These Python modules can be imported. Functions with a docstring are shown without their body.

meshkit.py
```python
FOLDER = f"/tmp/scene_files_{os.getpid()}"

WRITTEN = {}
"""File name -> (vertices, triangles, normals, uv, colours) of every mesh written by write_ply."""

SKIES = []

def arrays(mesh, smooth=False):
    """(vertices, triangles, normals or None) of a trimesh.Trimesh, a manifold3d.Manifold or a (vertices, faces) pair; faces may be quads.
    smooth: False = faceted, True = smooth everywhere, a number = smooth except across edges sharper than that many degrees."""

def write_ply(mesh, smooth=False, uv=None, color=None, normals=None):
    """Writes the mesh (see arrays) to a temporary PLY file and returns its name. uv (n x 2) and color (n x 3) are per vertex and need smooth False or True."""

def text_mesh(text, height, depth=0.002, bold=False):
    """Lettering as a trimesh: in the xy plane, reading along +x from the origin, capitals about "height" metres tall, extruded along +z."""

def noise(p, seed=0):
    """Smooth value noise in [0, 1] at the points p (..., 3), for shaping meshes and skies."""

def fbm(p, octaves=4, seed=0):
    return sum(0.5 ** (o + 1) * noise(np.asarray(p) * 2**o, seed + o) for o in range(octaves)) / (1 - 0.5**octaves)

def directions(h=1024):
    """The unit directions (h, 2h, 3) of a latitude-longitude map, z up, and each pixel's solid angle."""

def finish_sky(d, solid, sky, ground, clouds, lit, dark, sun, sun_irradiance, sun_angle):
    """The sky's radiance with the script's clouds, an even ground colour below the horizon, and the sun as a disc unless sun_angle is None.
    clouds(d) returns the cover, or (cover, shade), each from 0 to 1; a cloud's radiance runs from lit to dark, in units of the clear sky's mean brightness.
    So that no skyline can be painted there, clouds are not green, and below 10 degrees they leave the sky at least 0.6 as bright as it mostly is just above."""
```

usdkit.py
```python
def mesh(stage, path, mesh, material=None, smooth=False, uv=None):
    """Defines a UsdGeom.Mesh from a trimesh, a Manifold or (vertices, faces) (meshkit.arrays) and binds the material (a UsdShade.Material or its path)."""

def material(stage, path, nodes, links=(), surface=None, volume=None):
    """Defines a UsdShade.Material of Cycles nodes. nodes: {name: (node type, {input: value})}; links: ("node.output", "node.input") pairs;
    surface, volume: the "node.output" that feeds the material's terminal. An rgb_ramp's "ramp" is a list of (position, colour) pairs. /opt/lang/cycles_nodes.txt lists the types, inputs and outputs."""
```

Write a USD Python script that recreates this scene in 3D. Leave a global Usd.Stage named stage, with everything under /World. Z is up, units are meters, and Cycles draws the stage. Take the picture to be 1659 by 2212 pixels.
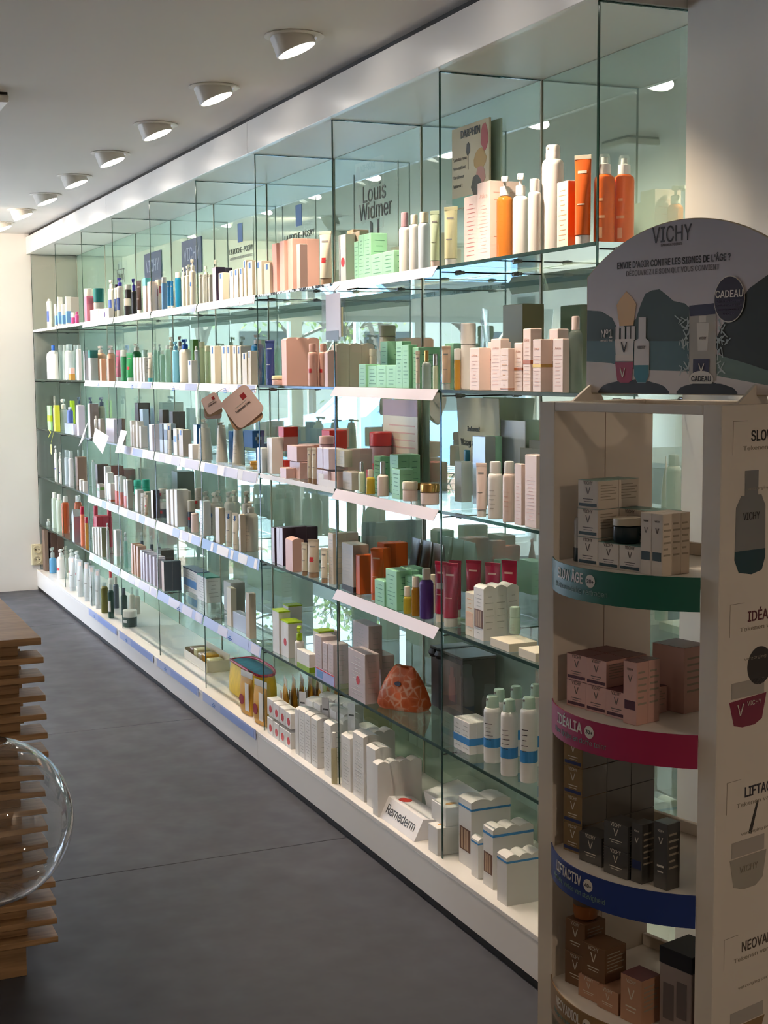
import math, random, functools
import numpy as np, trimesh
import usdkit, meshkit
from pxr import Usd, UsdGeom, UsdLux, UsdShade, Gf, Sdf
from shapely.geometry import Polygon, Point, box as sbox
from shapely import affinity

stage = Usd.Stage.CreateInMemory()
UsdGeom.SetStageUpAxis(stage, 'Z'); UsdGeom.SetStageMetersPerUnit(stage, 1.0)
stage.SetDefaultPrim(UsdGeom.Xform.Define(stage, '/World').GetPrim())
UsdGeom.Scope.Define(stage, '/World/Looks')
rng = random.Random(7)

# ------------------------------------------------------------------ camera, sky, exposure
CAM = np.array([-1.5146, 0.0, 1.3696])
RIGHT = np.array([0.91656, -0.39981, -0.00770]); UP = np.array([0.04783, 0.09051, 0.99475]); FWD = np.cross(UP, RIGHT)
cam = UsdGeom.Camera.Define(stage, '/World/camera')
cam.CreateHorizontalApertureAttr(36.0); cam.CreateVerticalApertureAttr(48.0)
cam.CreateFocalLengthAttr(36.0 * 3039.8 / 1659.0); cam.CreateClippingRangeAttr((0.05, 300.0))
m = Gf.Matrix4d(1.0)
for i, v in enumerate((RIGHT, UP, -FWD)): m.SetRow(i, Gf.Vec4d(*map(float, v), 0.0))
m.SetRow(3, Gf.Vec4d(*map(float, CAM), 1.0))
cam.AddTransformOp().Set(m)
cam.CreateExposureAttr(0.2)
SKY = 2.4            # daylight outside the shop front
SUN = 18.0
LAMP = 12.0          # radiance of a downlight lens
BEAM = 1020.0        # strength of a downlight beam at the shelves
UNSEEN_ROOM = 900.0         # strength of the out-of-view downlights that light the room and far wall
sky = UsdLux.DomeLight.Define(stage, '/World/sky')
sky.CreateIntensityAttr(SKY); sky.CreateColorAttr(Gf.Vec3f(0.74, 0.88, 1.2))

sun = UsdLux.DistantLight.Define(stage, '/World/sun')      # stands behind the shop: lights the street, not the room
sun.CreateIntensityAttr(SUN); sun.CreateNormalizeAttr(True); sun.CreateAngleAttr(0.53); sun.CreateColorAttr(Gf.Vec3f(0.86, 0.94, 1.1))
sun.AddRotateXYZOp().Set(Gf.Vec3f(-18.0, 46.0, 0.0))

# ------------------------------------------------------------------ materials
def lin(c):
    if isinstance(c, str):
        c = [int(c[i:i + 2], 16) / 255 for i in (0, 2, 4)]
    return tuple(x / 12.92 if x <= 0.04045 else ((x + 0.055) / 1.055) ** 2.4 for x in c)
COL = dict(white='ece9e4', cream='ece2cc', rose='efd9cf', beige='cfc0aa', tan='b99a7c', tan2='8d7566', pink='eab9ab', rose2='e6c1b9', pink2='d9a79c', peach='ecc6a6',
 peach2='e0b596', peach3='e3a988', orange='ea6a20', orange2='d9611f', amber='d9863c', amber2='b5552a', honey='d8a13c', oil='cdb53c', amberoil='a87a22', oilgreen='bcc79a',
 oilgreen2='6b6a35', oilpale='d8cfae', paleyellow='e3dcae', green='9fdcb4', dgreen='4f8a66', palegreen='cfe2c2', palegreen2='dbeadb', mint='c3ddcb', green2='2f9a58',
 green3='0f6a34', leaf='5b8a3a', darkgreen='27473d', olive='8d8a68', olive2='5f6658', khaki='9c9a80', lime='b4d61e', lime2='8fb51e', lime3='a9e0a0', yellow='ecec4a',
 teal='0f5468', teal2='2f8a78', teal3='0d7a74', turq='5fc9cf', turq2='2fb596', aqua='a9d3c6', tealblue='1a7fa8', skyblue='7fb2e0', skyblue2='6fb8e6', lightblue='7cc4e0',
 paleblue='d5e2ee', paleblue2='c3cede', paleblue3='c3cede', blue='3d8fd0', blue2='3f74b8', blue3='1570a4', blue4='1d5fa0', blue5='6a9cd4', blue6='4a62a8', cobalt='1f5fc4', navy2='3a4c8c', navy3='2b3a66',
 indigo='3f34a0', purple='4a2f78', purple2='43303f', purple3='3c2f4e', lilac='dcd6e6', mauve='b08f98', mauve2='cfc0bf', mauve3='d3c6d2', magenta='b0447e', hotpink='e06a8c',
 crimson='b3173f', crimson2='b8203c', red='d0383c', red2='d8392f', darkred='962f32', rust='b5673a', rust2='7d4038', coral='ef8478', salmon='ee8860', brown='6e4a34', brown2='5d4a45',
 brown3='5f4338', darkbrown='3a2c26', dark='2e2a2b', slate='56606a', slate2='747a84', slate3='3d4760', greige='b6aea4', putty='cfc9ba', ivory='efe7d6', silver='c4c8cc', silver2='b4bcc4',
 gold='c9a05c', chrome='c8c8c8', clear='dfe8e4', frost='dfe9e8', frostw='e6eaec', clearpack='d8d8cc', grey='8d8a88')
MATS = {}
def mat(name, nodes, links=(), surface='p.BSDF', volume=None):
    if name not in MATS:
        MATS[name] = usdkit.material(stage, '/World/Looks/' + name, nodes, links, surface=surface, volume=volume)
    return MATS[name]
def plain(name, rgb=None, rough=0.45, metallic=0.0, spec=0.5, coat=0.0, grain=0.0, scale=60):
    if name in MATS: return MATS[name]
    c = lin(rgb or COL[name])
    p = {'roughness': rough, 'metallic': metallic, 'specular_ior_level': spec, 'coat_weight': coat}
    if grain:
        lo = tuple(x * (1 - grain) for x in c); hi = tuple(min(1, x * (1 + grain)) for x in c)
        return mat(name, {'t': ('texture_coordinate', {}), 'n': ('noise_texture', {'scale': scale, 'detail': 4.0}), 'r': ('rgb_ramp', {'ramp': [(0.3, lo), (0.7, hi)]}), 'p': ('principled_bsdf', p)},
                   [('t.object', 'n.vector'), ('n.fac', 'r.fac'), ('r.color', 'p.base_color')])
    p['base_color'] = c
    return mat(name, {'p': ('principled_bsdf', p)})
CLEARS = {'clear': ('e6efec', .12), 'frost': ('e4ecea', .45), 'frostw': ('eef2f4', .6), 'clearpack': ('e4e2d6', .25), 'aqua': ('b4dccd', .45), 'palegreen2': ('e4f2e4', .6), 'oilgreen': ('d2dcae', .5),
          'amber': ('e08a3a', .72), 'amber2': ('c2602c', .72), 'oil': ('dcc648', .7), 'amberoil': ('b8862a', .75), 'honey': ('dca848', .75), 'skyblue2': ('7cc2ee', .7), 'oilpale': ('e4dcb8', .6), 'oilgreen2': ('7c7a40', .85)}
def goods(c):
    """material of a package by colour name"""
    if c in CLEARS:
        h, op = CLEARS[c]
        return mat('goods_' + c, {'d': ('principled_bsdf', {'base_color': lin(h), 'roughness': 0.12}), 't': ('transparent_bsdf', {'color': tuple(0.35 + 0.65 * x for x in lin(h))}), 'm': ('mix_closure', {'fac': op})},
                   [('t.BSDF', 'm.closure1'), ('d.BSDF', 'm.closure2')], surface='m.closure')
    if c in ('gold', 'chrome', 'silver', 'silver2'): return plain('goods_' + c, COL[c], 0.25, 0.85)
    return plain('goods_' + c, COL[c], 0.38, 0.0, 0.5)
def pane(name, tint, gloss=1.0, ior=1.5):
    return mat(name, {'t': ('transparent_bsdf', {'color': tint}), 'g': ('glossy_bsdf', {'color': (gloss, gloss, gloss), 'roughness': 0.0}), 'f': ('fresnel', {'IOR': ior}), 'm': ('mix_closure', {})},
               [('f.fac', 'm.fac'), ('t.BSDF', 'm.closure1'), ('g.BSDF', 'm.closure2')], surface='m.closure')
M_PANE = pane('divider_glass', (0.93, 0.97, 0.95), 1.0, 1.72)
M_SHELF = pane('shelf_glass', (0.90, 0.95, 0.925), 1.0, 1.72)
M_WIN = pane('window_glass', (0.92, 0.95, 0.94), 1.0, 1.72)
M_EDGE = mat('glass_edge_green', {'p': ('principled_bsdf', {'base_color': (0.022, 0.06, 0.045), 'roughness': 0.12, 'specular_ior_level': 0.8}),
    't': ('transparent_bsdf', {'color': (0.16, 0.36, 0.29)}), 'm': ('mix_closure', {'fac': 0.55})}, [('t.BSDF', 'm.closure1'), ('p.BSDF', 'm.closure2')], surface='m.closure')
M_MIRROR = mat('green_mirror_glass', {'g': ('glossy_bsdf', {'color': (0.72, 0.84, 0.765), 'roughness': 0.0}), 'd': ('diffuse_bsdf', {'color': (0.50, 0.69, 0.57)}), 'm': ('mix_closure', {'fac': 0.34})},
    [('g.BSDF', 'm.closure1'), ('d.BSDF', 'm.closure2')], surface='m.closure')
M_WALL = plain('wall_paint', 'e9e5df', 0.8, spec=0.3, grain=0.02, scale=3)
M_CEIL = plain('ceiling_paint', 'e2ddd6', 0.85, spec=0.2, grain=0.015, scale=2)
M_LAM = plain('white_laminate', 'ebe7e2', 0.28)
M_SOFFIT = plain('soffit_laminate', 'dedad2', 0.4)
M_KICK = plain('dark_kick', '17130f', 0.6)
M_CARD = plain('white_card', 'f2f0f2', 0.6)
M_LILAC = plain('lilac_strip', 'cfc9d6', 0.4)
M_BLUESTRIP = plain('bluish_strip', 'a9b6dc', 0.4)
M_METAL = plain('brushed_metal', '9a9c9c', 0.3, 0.9)
M_BLACK = plain('black_metal', '161818', 0.35, 0.5)
M_INK = plain('grey_ink', '4a4c4c', 0.5)
M_PRINT = {k: plain('print_' + k, v, 0.5) for k, v in dict(pink='e3b6aa', red='d07a70', grey='b4b0aa', orange='dca878', dgreen='5e9c7c', dark='3c3838', blue='3f74b8', white='efeae6').items()}

# ------------------------------------------------------------------ prim helpers
USED = {}
def numbered(path):
    k = USED.get(path, -1) + 1; USED[path] = k
    return path if k == 0 else f'{path}_{k:03d}'
def tag(prim, label=None, cat=None, group=None, kind=None):
    p = prim.GetPrim() if hasattr(prim, 'GetPrim') else prim
    for k, v in (('label', label), ('category', cat), ('group', group), ('kind', kind)):
        if v: p.SetCustomDataByKey(k, v)
    return p
def thing(name, label, cat, loc=(0, 0, 0), rz=0.0, group=None, kind=None):
    x = UsdGeom.Xform.Define(stage, numbered('/World/' + name))
    x.AddTranslateOp().Set(Gf.Vec3d(*map(float, loc)))
    if rz: x.AddRotateZOp().Set(float(rz))
    tag(x, label, cat, group, kind)
    return x.GetPath().pathString
def part(parent, name, mesh, material, smooth=False, label=None, kind=None):
    p = usdkit.mesh(stage, numbered(f'{parent}/{name}'), mesh, material, smooth)
    tag(p, label, None, None, kind)
    return p.GetPath().pathString
def solo(name, mesh, material, label, cat, smooth=False, group=None, kind=None):
    p = usdkit.mesh(stage, numbered('/World/' + name), mesh, material, smooth)
    tag(p, label, cat, group, kind); return p.GetPath().pathString
def struct(name, mesh, material, parent=None, smooth=False):
    p = usdkit.mesh(stage, numbered((parent or '/World') + '/' + name), mesh, material, smooth)
    if not parent: tag(p, None, None, None, 'structure')
    return p.GetPath().pathString

# ------------------------------------------------------------------ mesh helpers
def cat(*ms):
    V, F, n = [], [], 0
    for mm in ms:
        v, f = (np.asarray(mm.vertices), np.asarray(mm.faces)) if hasattr(mm, 'vertices') else (np.asarray(mm[0], float), np.asarray(mm[1], int))
        if f.shape[1] == 4: f = np.vstack([f[:, [0, 1, 2]], f[:, [0, 2, 3]]])
        V.append(v); F.append(f + n); n += len(v)
    return np.vstack(V), np.vstack(F)
def xf(mm, origin=(0, 0, 0), ax=(1, 0, 0), ay=(0, 1, 0), az=(0, 0, 1)):
    v, f = (np.asarray(mm.vertices), np.asarray(mm.faces)) if hasattr(mm, 'vertices') else (np.asarray(mm[0], float), np.asarray(mm[1], int))
    B = np.array([ax, ay, az], float)
    v = v @ B + np.array(origin, float)
    return (v, f[:, ::-1]) if np.linalg.det(B) < 0 else (v, f)
BOXF = np.array([[0, 3, 2, 1], [4, 5, 6, 7], [0, 1, 5, 4], [1, 2, 6, 5], [2, 3, 7, 6], [3, 0, 4, 7]])
def bx(x0, x1, y0, y1, z0, z1):
    v = np.array([[x0, y0, z0], [x1, y0, z0], [x1, y1, z0], [x0, y1, z0], [x0, y0, z1], [x1, y0, z1], [x1, y1, z1], [x0, y1, z1]], float)
    return v, np.vstack([BOXF[:, [0, 1, 2]], BOXF[:, [0, 2, 3]]])
@functools.lru_cache(None)
def _cb():
    idx, V = {}, []
    for c in np.ndindex(2, 2, 2):
        for a in range(3): idx[c, a] = len(V); V.append((c, a))
    return idx, V
def cbox(x0, x1, y0, y1, z0, z1, b=0.001):
    """box with all edges chamfered by b"""
    import manifold3d as mf
    lo, hi = np.array([x0, y0, z0], float), np.array([x1, y1, z1], float)
    b = min(b, (hi - lo).min() * 0.3)
    pts = []
    for c in np.ndindex(2, 2, 2):
        p = np.where(np.array(c), hi, lo); s = np.where(np.array(c), -1, 1) * b
        for a in range(3):
            q = p + s; q[a] = p[a]; pts.append(q)
    h = mf.Manifold.hull_points(np.array(pts))
    mm = h.to_mesh(); return np.array(mm.vert_properties[:, :3]), np.array(mm.tri_verts)
def lathe(prof, n=20, sx=1.0, sy=1.0, cx=0.0, cy=0.0):
    """revolve a list of (radius, z) about the z axis; ends close where the radius is 0"""
    prof = np.array(prof, float); a = np.arange(n) * 2 * np.pi / n
    V = np.stack([prof[:, None, 0] * np.cos(a) * sx + cx, prof[:, None, 0] * np.sin(a) * sy + cy, np.repeat(prof[:, 1:2], n, 1)], -1).reshape(-1, 3)
    F = []
    for i in range(len(prof) - 1):
        for j in range(n):
            k = (j + 1) % n; p, q, r_, s = i * n + j, i * n + k, (i + 1) * n + k, (i + 1) * n + j
            if prof[i, 0] > 1e-9: F.append((p, q, r_))
            if prof[i + 1, 0] > 1e-9: F.append((p, r_, s))
    return V, np.array(F)
def cyl(r, z0, z1, n=16, cx=0, cy=0):
    return lathe([(0, z0), (r, z0), (r, z1), (0, z1)], n, cx=cx, cy=cy)
def pl4(*q):
    """one large face of a glass sheet (its edges are solid parts of their own)"""
    return np.array(q, float), np.array([[0, 1, 2], [0, 2, 3]])
def rod(a, b, r, n=8):
    a, b = np.array(a, float), np.array(b, float); d = b - a; L = np.linalg.norm(d); d /= L
    u = np.cross(d, [0, 0, 1.0] if abs(d[2]) < .9 else [1.0, 0, 0]); u /= np.linalg.norm(u); w = np.cross(d, u)
    return xf(cyl(r, 0, L, n), a, u, w, d)
def prism(poly, t):
    """shapely polygon -> solid in xy, thickness t along z"""
    g = getattr(poly, 'geoms', [poly])
    return cat(*[trimesh.creation.extrude_polygon(p, t, engine='earcut') for p in g if p.area > 1e-12])
@functools.lru_cache(None)
def _txt(s, bold): return meshkit.text_mesh(s, 1.0, 1.0, bold)
def text(s, h, o, ax, ay, az, t=0.0004, bold=False, centre=False, width=None):
    """lettering of capital height h whose baseline starts (or is centred) at o, reading along ax, up ay, raised along az"""
    mm = _txt(s, bold); v = np.array(mm.vertices); f = np.array(mm.faces)
    w = v[:, 0].max(); k = (width / w) if width else h
    v = v * [k, h, t]
    if centre: v[:, 0] -= w * k / 2
    return xf((v, f), o, ax, ay, az)
def arcpatch(r, z0, z1, a0, a1, n=6, off=0.0004, sx=1.0, cone=None):
    """a curved label on a cylinder of radius r between angles a0, a1 (degrees)"""
    a = np.radians(np.linspace(a0, a1, n + 1)); V = []
    for z, rr in ((z0, r if cone is None else cone(z0)), (z1, r if cone is None else cone(z1))):
        for k in a: V.append(((rr + off) * math.cos(k) * sx, (rr + off) * math.sin(k), z))
    F = []
    for j in range(n): F += [(j, j + 1, n + 2 + j), (j, n + 2 + j, n + 1 + j)]
    return np.array(V), np.array(F)

# ------------------------------------------------------------------ the room
Y = [2.4158, 3.1265, 3.8333, 4.5323, 5.2397, 5.9449, 6.6537, 7.3614, 8.0849, 8.8790]     # glass dividers, near to far
Z = [1.615, 1.3146, 1.0159, 0.7188, 0.415, 0.1263]                                       # five glass shelves and the plinth top
SOFF, FTOP, CEILZ, DEP, XF = 2.0763, 2.180, 2.20, 0.2826, -0.0247
YE = 8.8864
SHN = ['top shelf', 'second shelf', 'third shelf', 'fourth shelf', 'fifth shelf', 'white plinth']
BAYN = ['nearest bay', 'second bay from right', 'third bay from right', 'fourth bay from right', 'fifth bay from right', 'sixth bay from right', 'seventh bay from right', 'eighth bay from right', 'farthest bay']
ORD = ['first', 'second', 'third', 'fourth', 'fifth', 'sixth', 'seventh', 'eighth', 'ninth', 'tenth', 'eleventh', 'twelfth', 'thirteenth', 'fourteenth', 'fifteenth', 'sixteenth', 'seventeenth', 'eighteenth', 'nineteenth', 'twentieth']

M_FLOOR = mat('grey_resin_floor', {'t': ('texture_coordinate', {}), 'n': ('noise_texture', {'scale': 1.3, 'detail': 8.0, 'roughness': 0.65}), 'r': ('rgb_ramp', {'ramp': [(0.3, (0.054, 0.056, 0.068)), (0.7, (0.077, 0.079, 0.094))]}),
    'n2': ('noise_texture', {'scale': 9.0, 'detail': 5.0}), 'rr': ('rgb_ramp', {'ramp': [(0.3, (0.42,) * 3), (0.7, (0.6,) * 3)]}), 'p': ('principled_bsdf', {'specular_ior_level': 0.3})},
    [('t.object', 'n.vector'), ('n.fac', 'r.fac'), ('r.color', 'p.base_color'), ('t.object', 'n2.vector'), ('n2.fac', 'rr.fac'), ('rr.color', 'p.roughness')])
fl = UsdGeom.Xform.Define(stage, '/World/floor'); tag(fl, None, None, None, 'structure')
struct('screed', bx(-4.4, 0.6, -3.2, YE + 0.12, -0.10, -0.004), M_KICK, '/World/floor')
JO = [-3.2, 0.9, 3.72, 5.28, 7.6, YE + 0.12]
for a, b in zip(JO, JO[1:]):
    struct('slab', cbox(-4.4, 0.6, a + 0.0015, b - 0.0015, -0.004, 0.0, 0.001), M_FLOOR, '/World/floor')
struct('ceiling', bx(-4.4, 0.6, -3.2, YE + 0.12, CEILZ, CEILZ + 0.12), M_CEIL)
struct('wall_right', cat(bx(0.30, 0.6, Y[0] - 0.01, YE + 0.12, 0, CEILZ), bx(0.20, 0.6, -3.2, Y[0] - 0.012, 0, CEILZ)), M_WALL)
struct('wall_near', bx(-4.4, 0.6, -3.2, -3.0, 0, CEILZ), M_WALL)
# far wall: a pier beside the shelves, then the shop front with three panes, then wall again
WX = [-0.26, -1.17, -2.08, -3.0]
struct('wall_far', cat(bx(WX[0], 0.6, YE, YE + 0.12, 0, CEILZ), bx(-4.4, WX[3], YE, YE + 0.12, 0, CEILZ), bx(WX[3], WX[0], YE, YE + 0.12, 1.72, CEILZ), bx(WX[3], WX[0], YE, YE + 0.12, 0, 0.10)), M_WALL)
struct('wall_left', cat(bx(-4.4, -4.28, -3.2, 6.2, 0, CEILZ), bx(-4.4, -4.28, 8.7, YE + 0.12, 0, CEILZ), bx(-4.4, -4.28, 6.2, 8.7, 2.05, CEILZ), bx(-4.4, -4.28, 6.2, 8.7, 0, 0.12)), M_WALL)
M_FRAME = plain('window_frame', 'd8d8d4', 0.4)
def window(n, axis, a, b, z0, z1, at):
    w = numbered('/World/window_%d' % n); tag(UsdGeom.Xform.Define(stage, w), None, None, None, 'structure')
    t = 0.04
    def bb(u0, u1, c0, c1, q0, q1): return bx(u0, u1, at + c0, at + c1, q0, q1) if axis == 'x' else bx(at + c0, at + c1, u0, u1, q0, q1)
    struct('frame', cat(bb(a, a + t, .02, .10, z0, z1), bb(b - t, b, .02, .10, z0, z1), bb(a + t, b - t, .02, .10, z0, z0 + t), bb(a + t, b - t, .02, .10, z1 - t, z1)), M_FRAME, w)
    struct('glass', pl4(*[(u, at + .06, q) if axis == 'x' else (at + .06, u, q) for u, q in ((a + t, z0 + t), (b - t, z0 + t), (b - t, z1 - t), (a + t, z1 - t))]), M_WIN, w)
for i in range(3): window(i + 1, 'x', WX[i + 1], WX[i], 0.10, 1.72, YE)
for i in range(2): window(i + 4, 'y', 6.2 + i * 1.25, 6.2 + (i + 1) * 1.25, 0.12, 2.05, -4.40)  # side windows out of view, placed to bring daylight onto the far bays
# power outlet on the far wall
o = thing('power_outlet', 'ivory double power outlet low on the far white wall', 'outlet', (-0.019, YE, 0.222))
M_IVORY = plain('outlet_ivory', 'e2d8b4', 0.4)
part(o, 'plate', cbox(-0.037, 0.037, -0.012, 0, -0.066, 0.066, 0.004), M_IVORY)
for s in (-1, 1):
    part(o, 'socket', xf(cat(lathe([(0.026, 0), (0.026, 0.004), (0.021, 0.004), (0.020, 0.0005), (0, 0.0005)], 20)), (0, -0.012, s * 0.032), (1, 0, 0), (0, 0, 1), (0, -1, 0)), M_IVORY, 40)
    part(o, 'pin_hole', cat(*[xf(cyl(0.0035, 0, 0.002, 8), (k * 0.0095, -0.0125, s * 0.032), (1, 0, 0), (0, 0, 1), (0, -1, 0)) for k in (-1, 1)]), M_BLACK, kind='stuff')

# ------------------------------------------------------------------ the built-in shelving
segs = [(Y[0] - 0.01, Y[3], 'nearest'), (Y[3], Y[6], 'middle'), (Y[6], YE, 'farthest')]
for a, b, nm in segs:
    p_ = thing('plinth', f'white laminate plinth under the glass shelves, {nm} length', 'plinth', (0, a, 0))
    part(p_, 'box', cbox(XF, DEP + 0.006, 0.0008, b - a - 0.0008, 0.0222, Z[5] - 0.012, 0.001), M_LAM)
    part(p_, 'top_board', cbox(XF - 0.001, DEP + 0.006, 0.0008, b - a - 0.0008, Z[5] - 0.0115, Z[5], 0.001), M_LAM)
    part(p_, 'kick_board', bx(XF + 0.006, DEP, 0, b - a, 0.0, 0.022), M_KICK)
    f_ = thing('fascia', f'white laminate fascia box above the glass shelves, {nm} length', 'fascia', (0, a, SOFF))
    part(f_, 'front_panel', cbox(XF, XF + 0.018, 0.0008, b - a - 0.0008, 0, FTOP - SOFF, 0.001), M_LAM)
    part(f_, 'soffit', bx(XF + 0.0185, DEP + 0.006, 0.0005, b - a - 0.0005, 0.001, 0.018), M_SOFFIT)
    part(f_, 'shadow_gap', bx(XF + 0.018, DEP + 0.006, 0, b - a, 0.019, CEILZ - SOFF), M_KICK)  # dark filler, shade of the ceiling gap put into its colour
for k in range(9):
    solo('back_panel', bx(DEP, DEP + 0.006, Y[k] + (0.002 if k else -0.008), min(YE, Y[k + 1]) - 0.002, Z[5], SOFF), M_MIRROR, f'green tinted mirror back panel behind the shelves, {BAYN[k]}', 'mirror', group='mirror back panels')
M_SEAL = plain('seal_strip', 'b4b2a0', 0.4)
for k in range(10):
    where = 'at the near end of the shelves' if k == 0 else ('against the far wall' if k == 9 else f'between {BAYN[k - 1].replace(" from right", "")} and {BAYN[k]}')
    d = thing('glass_divider', f'upright clear glass divider {where}', 'glass divider', (0, Y[k], Z[5]), group='glass dividers')
    H = SOFF - Z[5]
    part(d, 'pane', pl4((0.002, 0, 0), (DEP - 0.004, 0, 0), (DEP - 0.004, 0, H - .003), (0.002, 0, H - .003)), M_PANE)
    part(d, 'polished_edge', cat(bx(0, 0.002, -0.0034, 0.0034, 0, H)), M_EDGE)
    part(d, 'top_edge', bx(0.0, DEP - 0.004, -0.0034, 0.0034, H - 0.0022, H - 0.0002), M_EDGE)
    part(d, 'rear_seal', bx(DEP - 0.003, DEP - 0.0003, -0.0032, 0.0032, 0, H), M_SEAL)
    for z in Z[:5]:
        zz = z - Z[5] - 0.0155
        part(d, 'support_rod', rod((0.001, -0.008, zz), (DEP - 0.004, -0.008, zz), 0.0017), M_BLACK, 40)
        for x in (0.05, 0.21): part(d, 'clamp', cat(rod((x, -0.011, zz), (x, 0.011 if k < 9 else 0.005, zz), 0.006, 10), rod((x - 0.012, -0.009, zz), (x + 0.012, -0.009, zz), 0.0042, 8)), M_METAL, 40)
M_DECO = mat('crystal_edge', {'t': ('texture_coordinate', {}), 'v': ('voronoi_texture', {'scale': 95.0}), 'r': ('rgb_ramp', {'ramp': [(0.0, (0.75, 0.85, 0.95)), (0.5, (0.6, 0.75, 0.85)), (0.52, (0.02, 0.03, 0.04)), (1, (0.02, 0.03, 0.04))]}), 'p': ('principled_bsdf', {'roughness': 0.15})},
    [('t.object', 'v.vector'), ('v.color', 'r.fac'), ('r.color', 'p.base_color')])
for k in range(9):
    for s in range(5):
        t = thing('glass_shelf', f'clear glass {SHN[s]} with dark green edge, {BAYN[k]}' + (', crystal-trimmed front' if (k, s) == (2, 0) else ''), 'glass shelf', (0, Y[k], Z[s]), group='glass shelves on ' + SHN[s])
        w = Y[k + 1] - Y[k]
        part(t, 'pane', pl4((0.003, 0.0055, 0), (DEP - 0.005, 0.0055, 0), (DEP - 0.005, w - 0.0055, 0), (0.003, w - 0.0055, 0)), M_SHELF)
        part(t, 'front_edge', cbox(0.0, 0.003, 0.0055, w - 0.0055, -0.008, 0, 0.0005), M_DECO if (k, s) == (2, 0) else M_EDGE)
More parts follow.
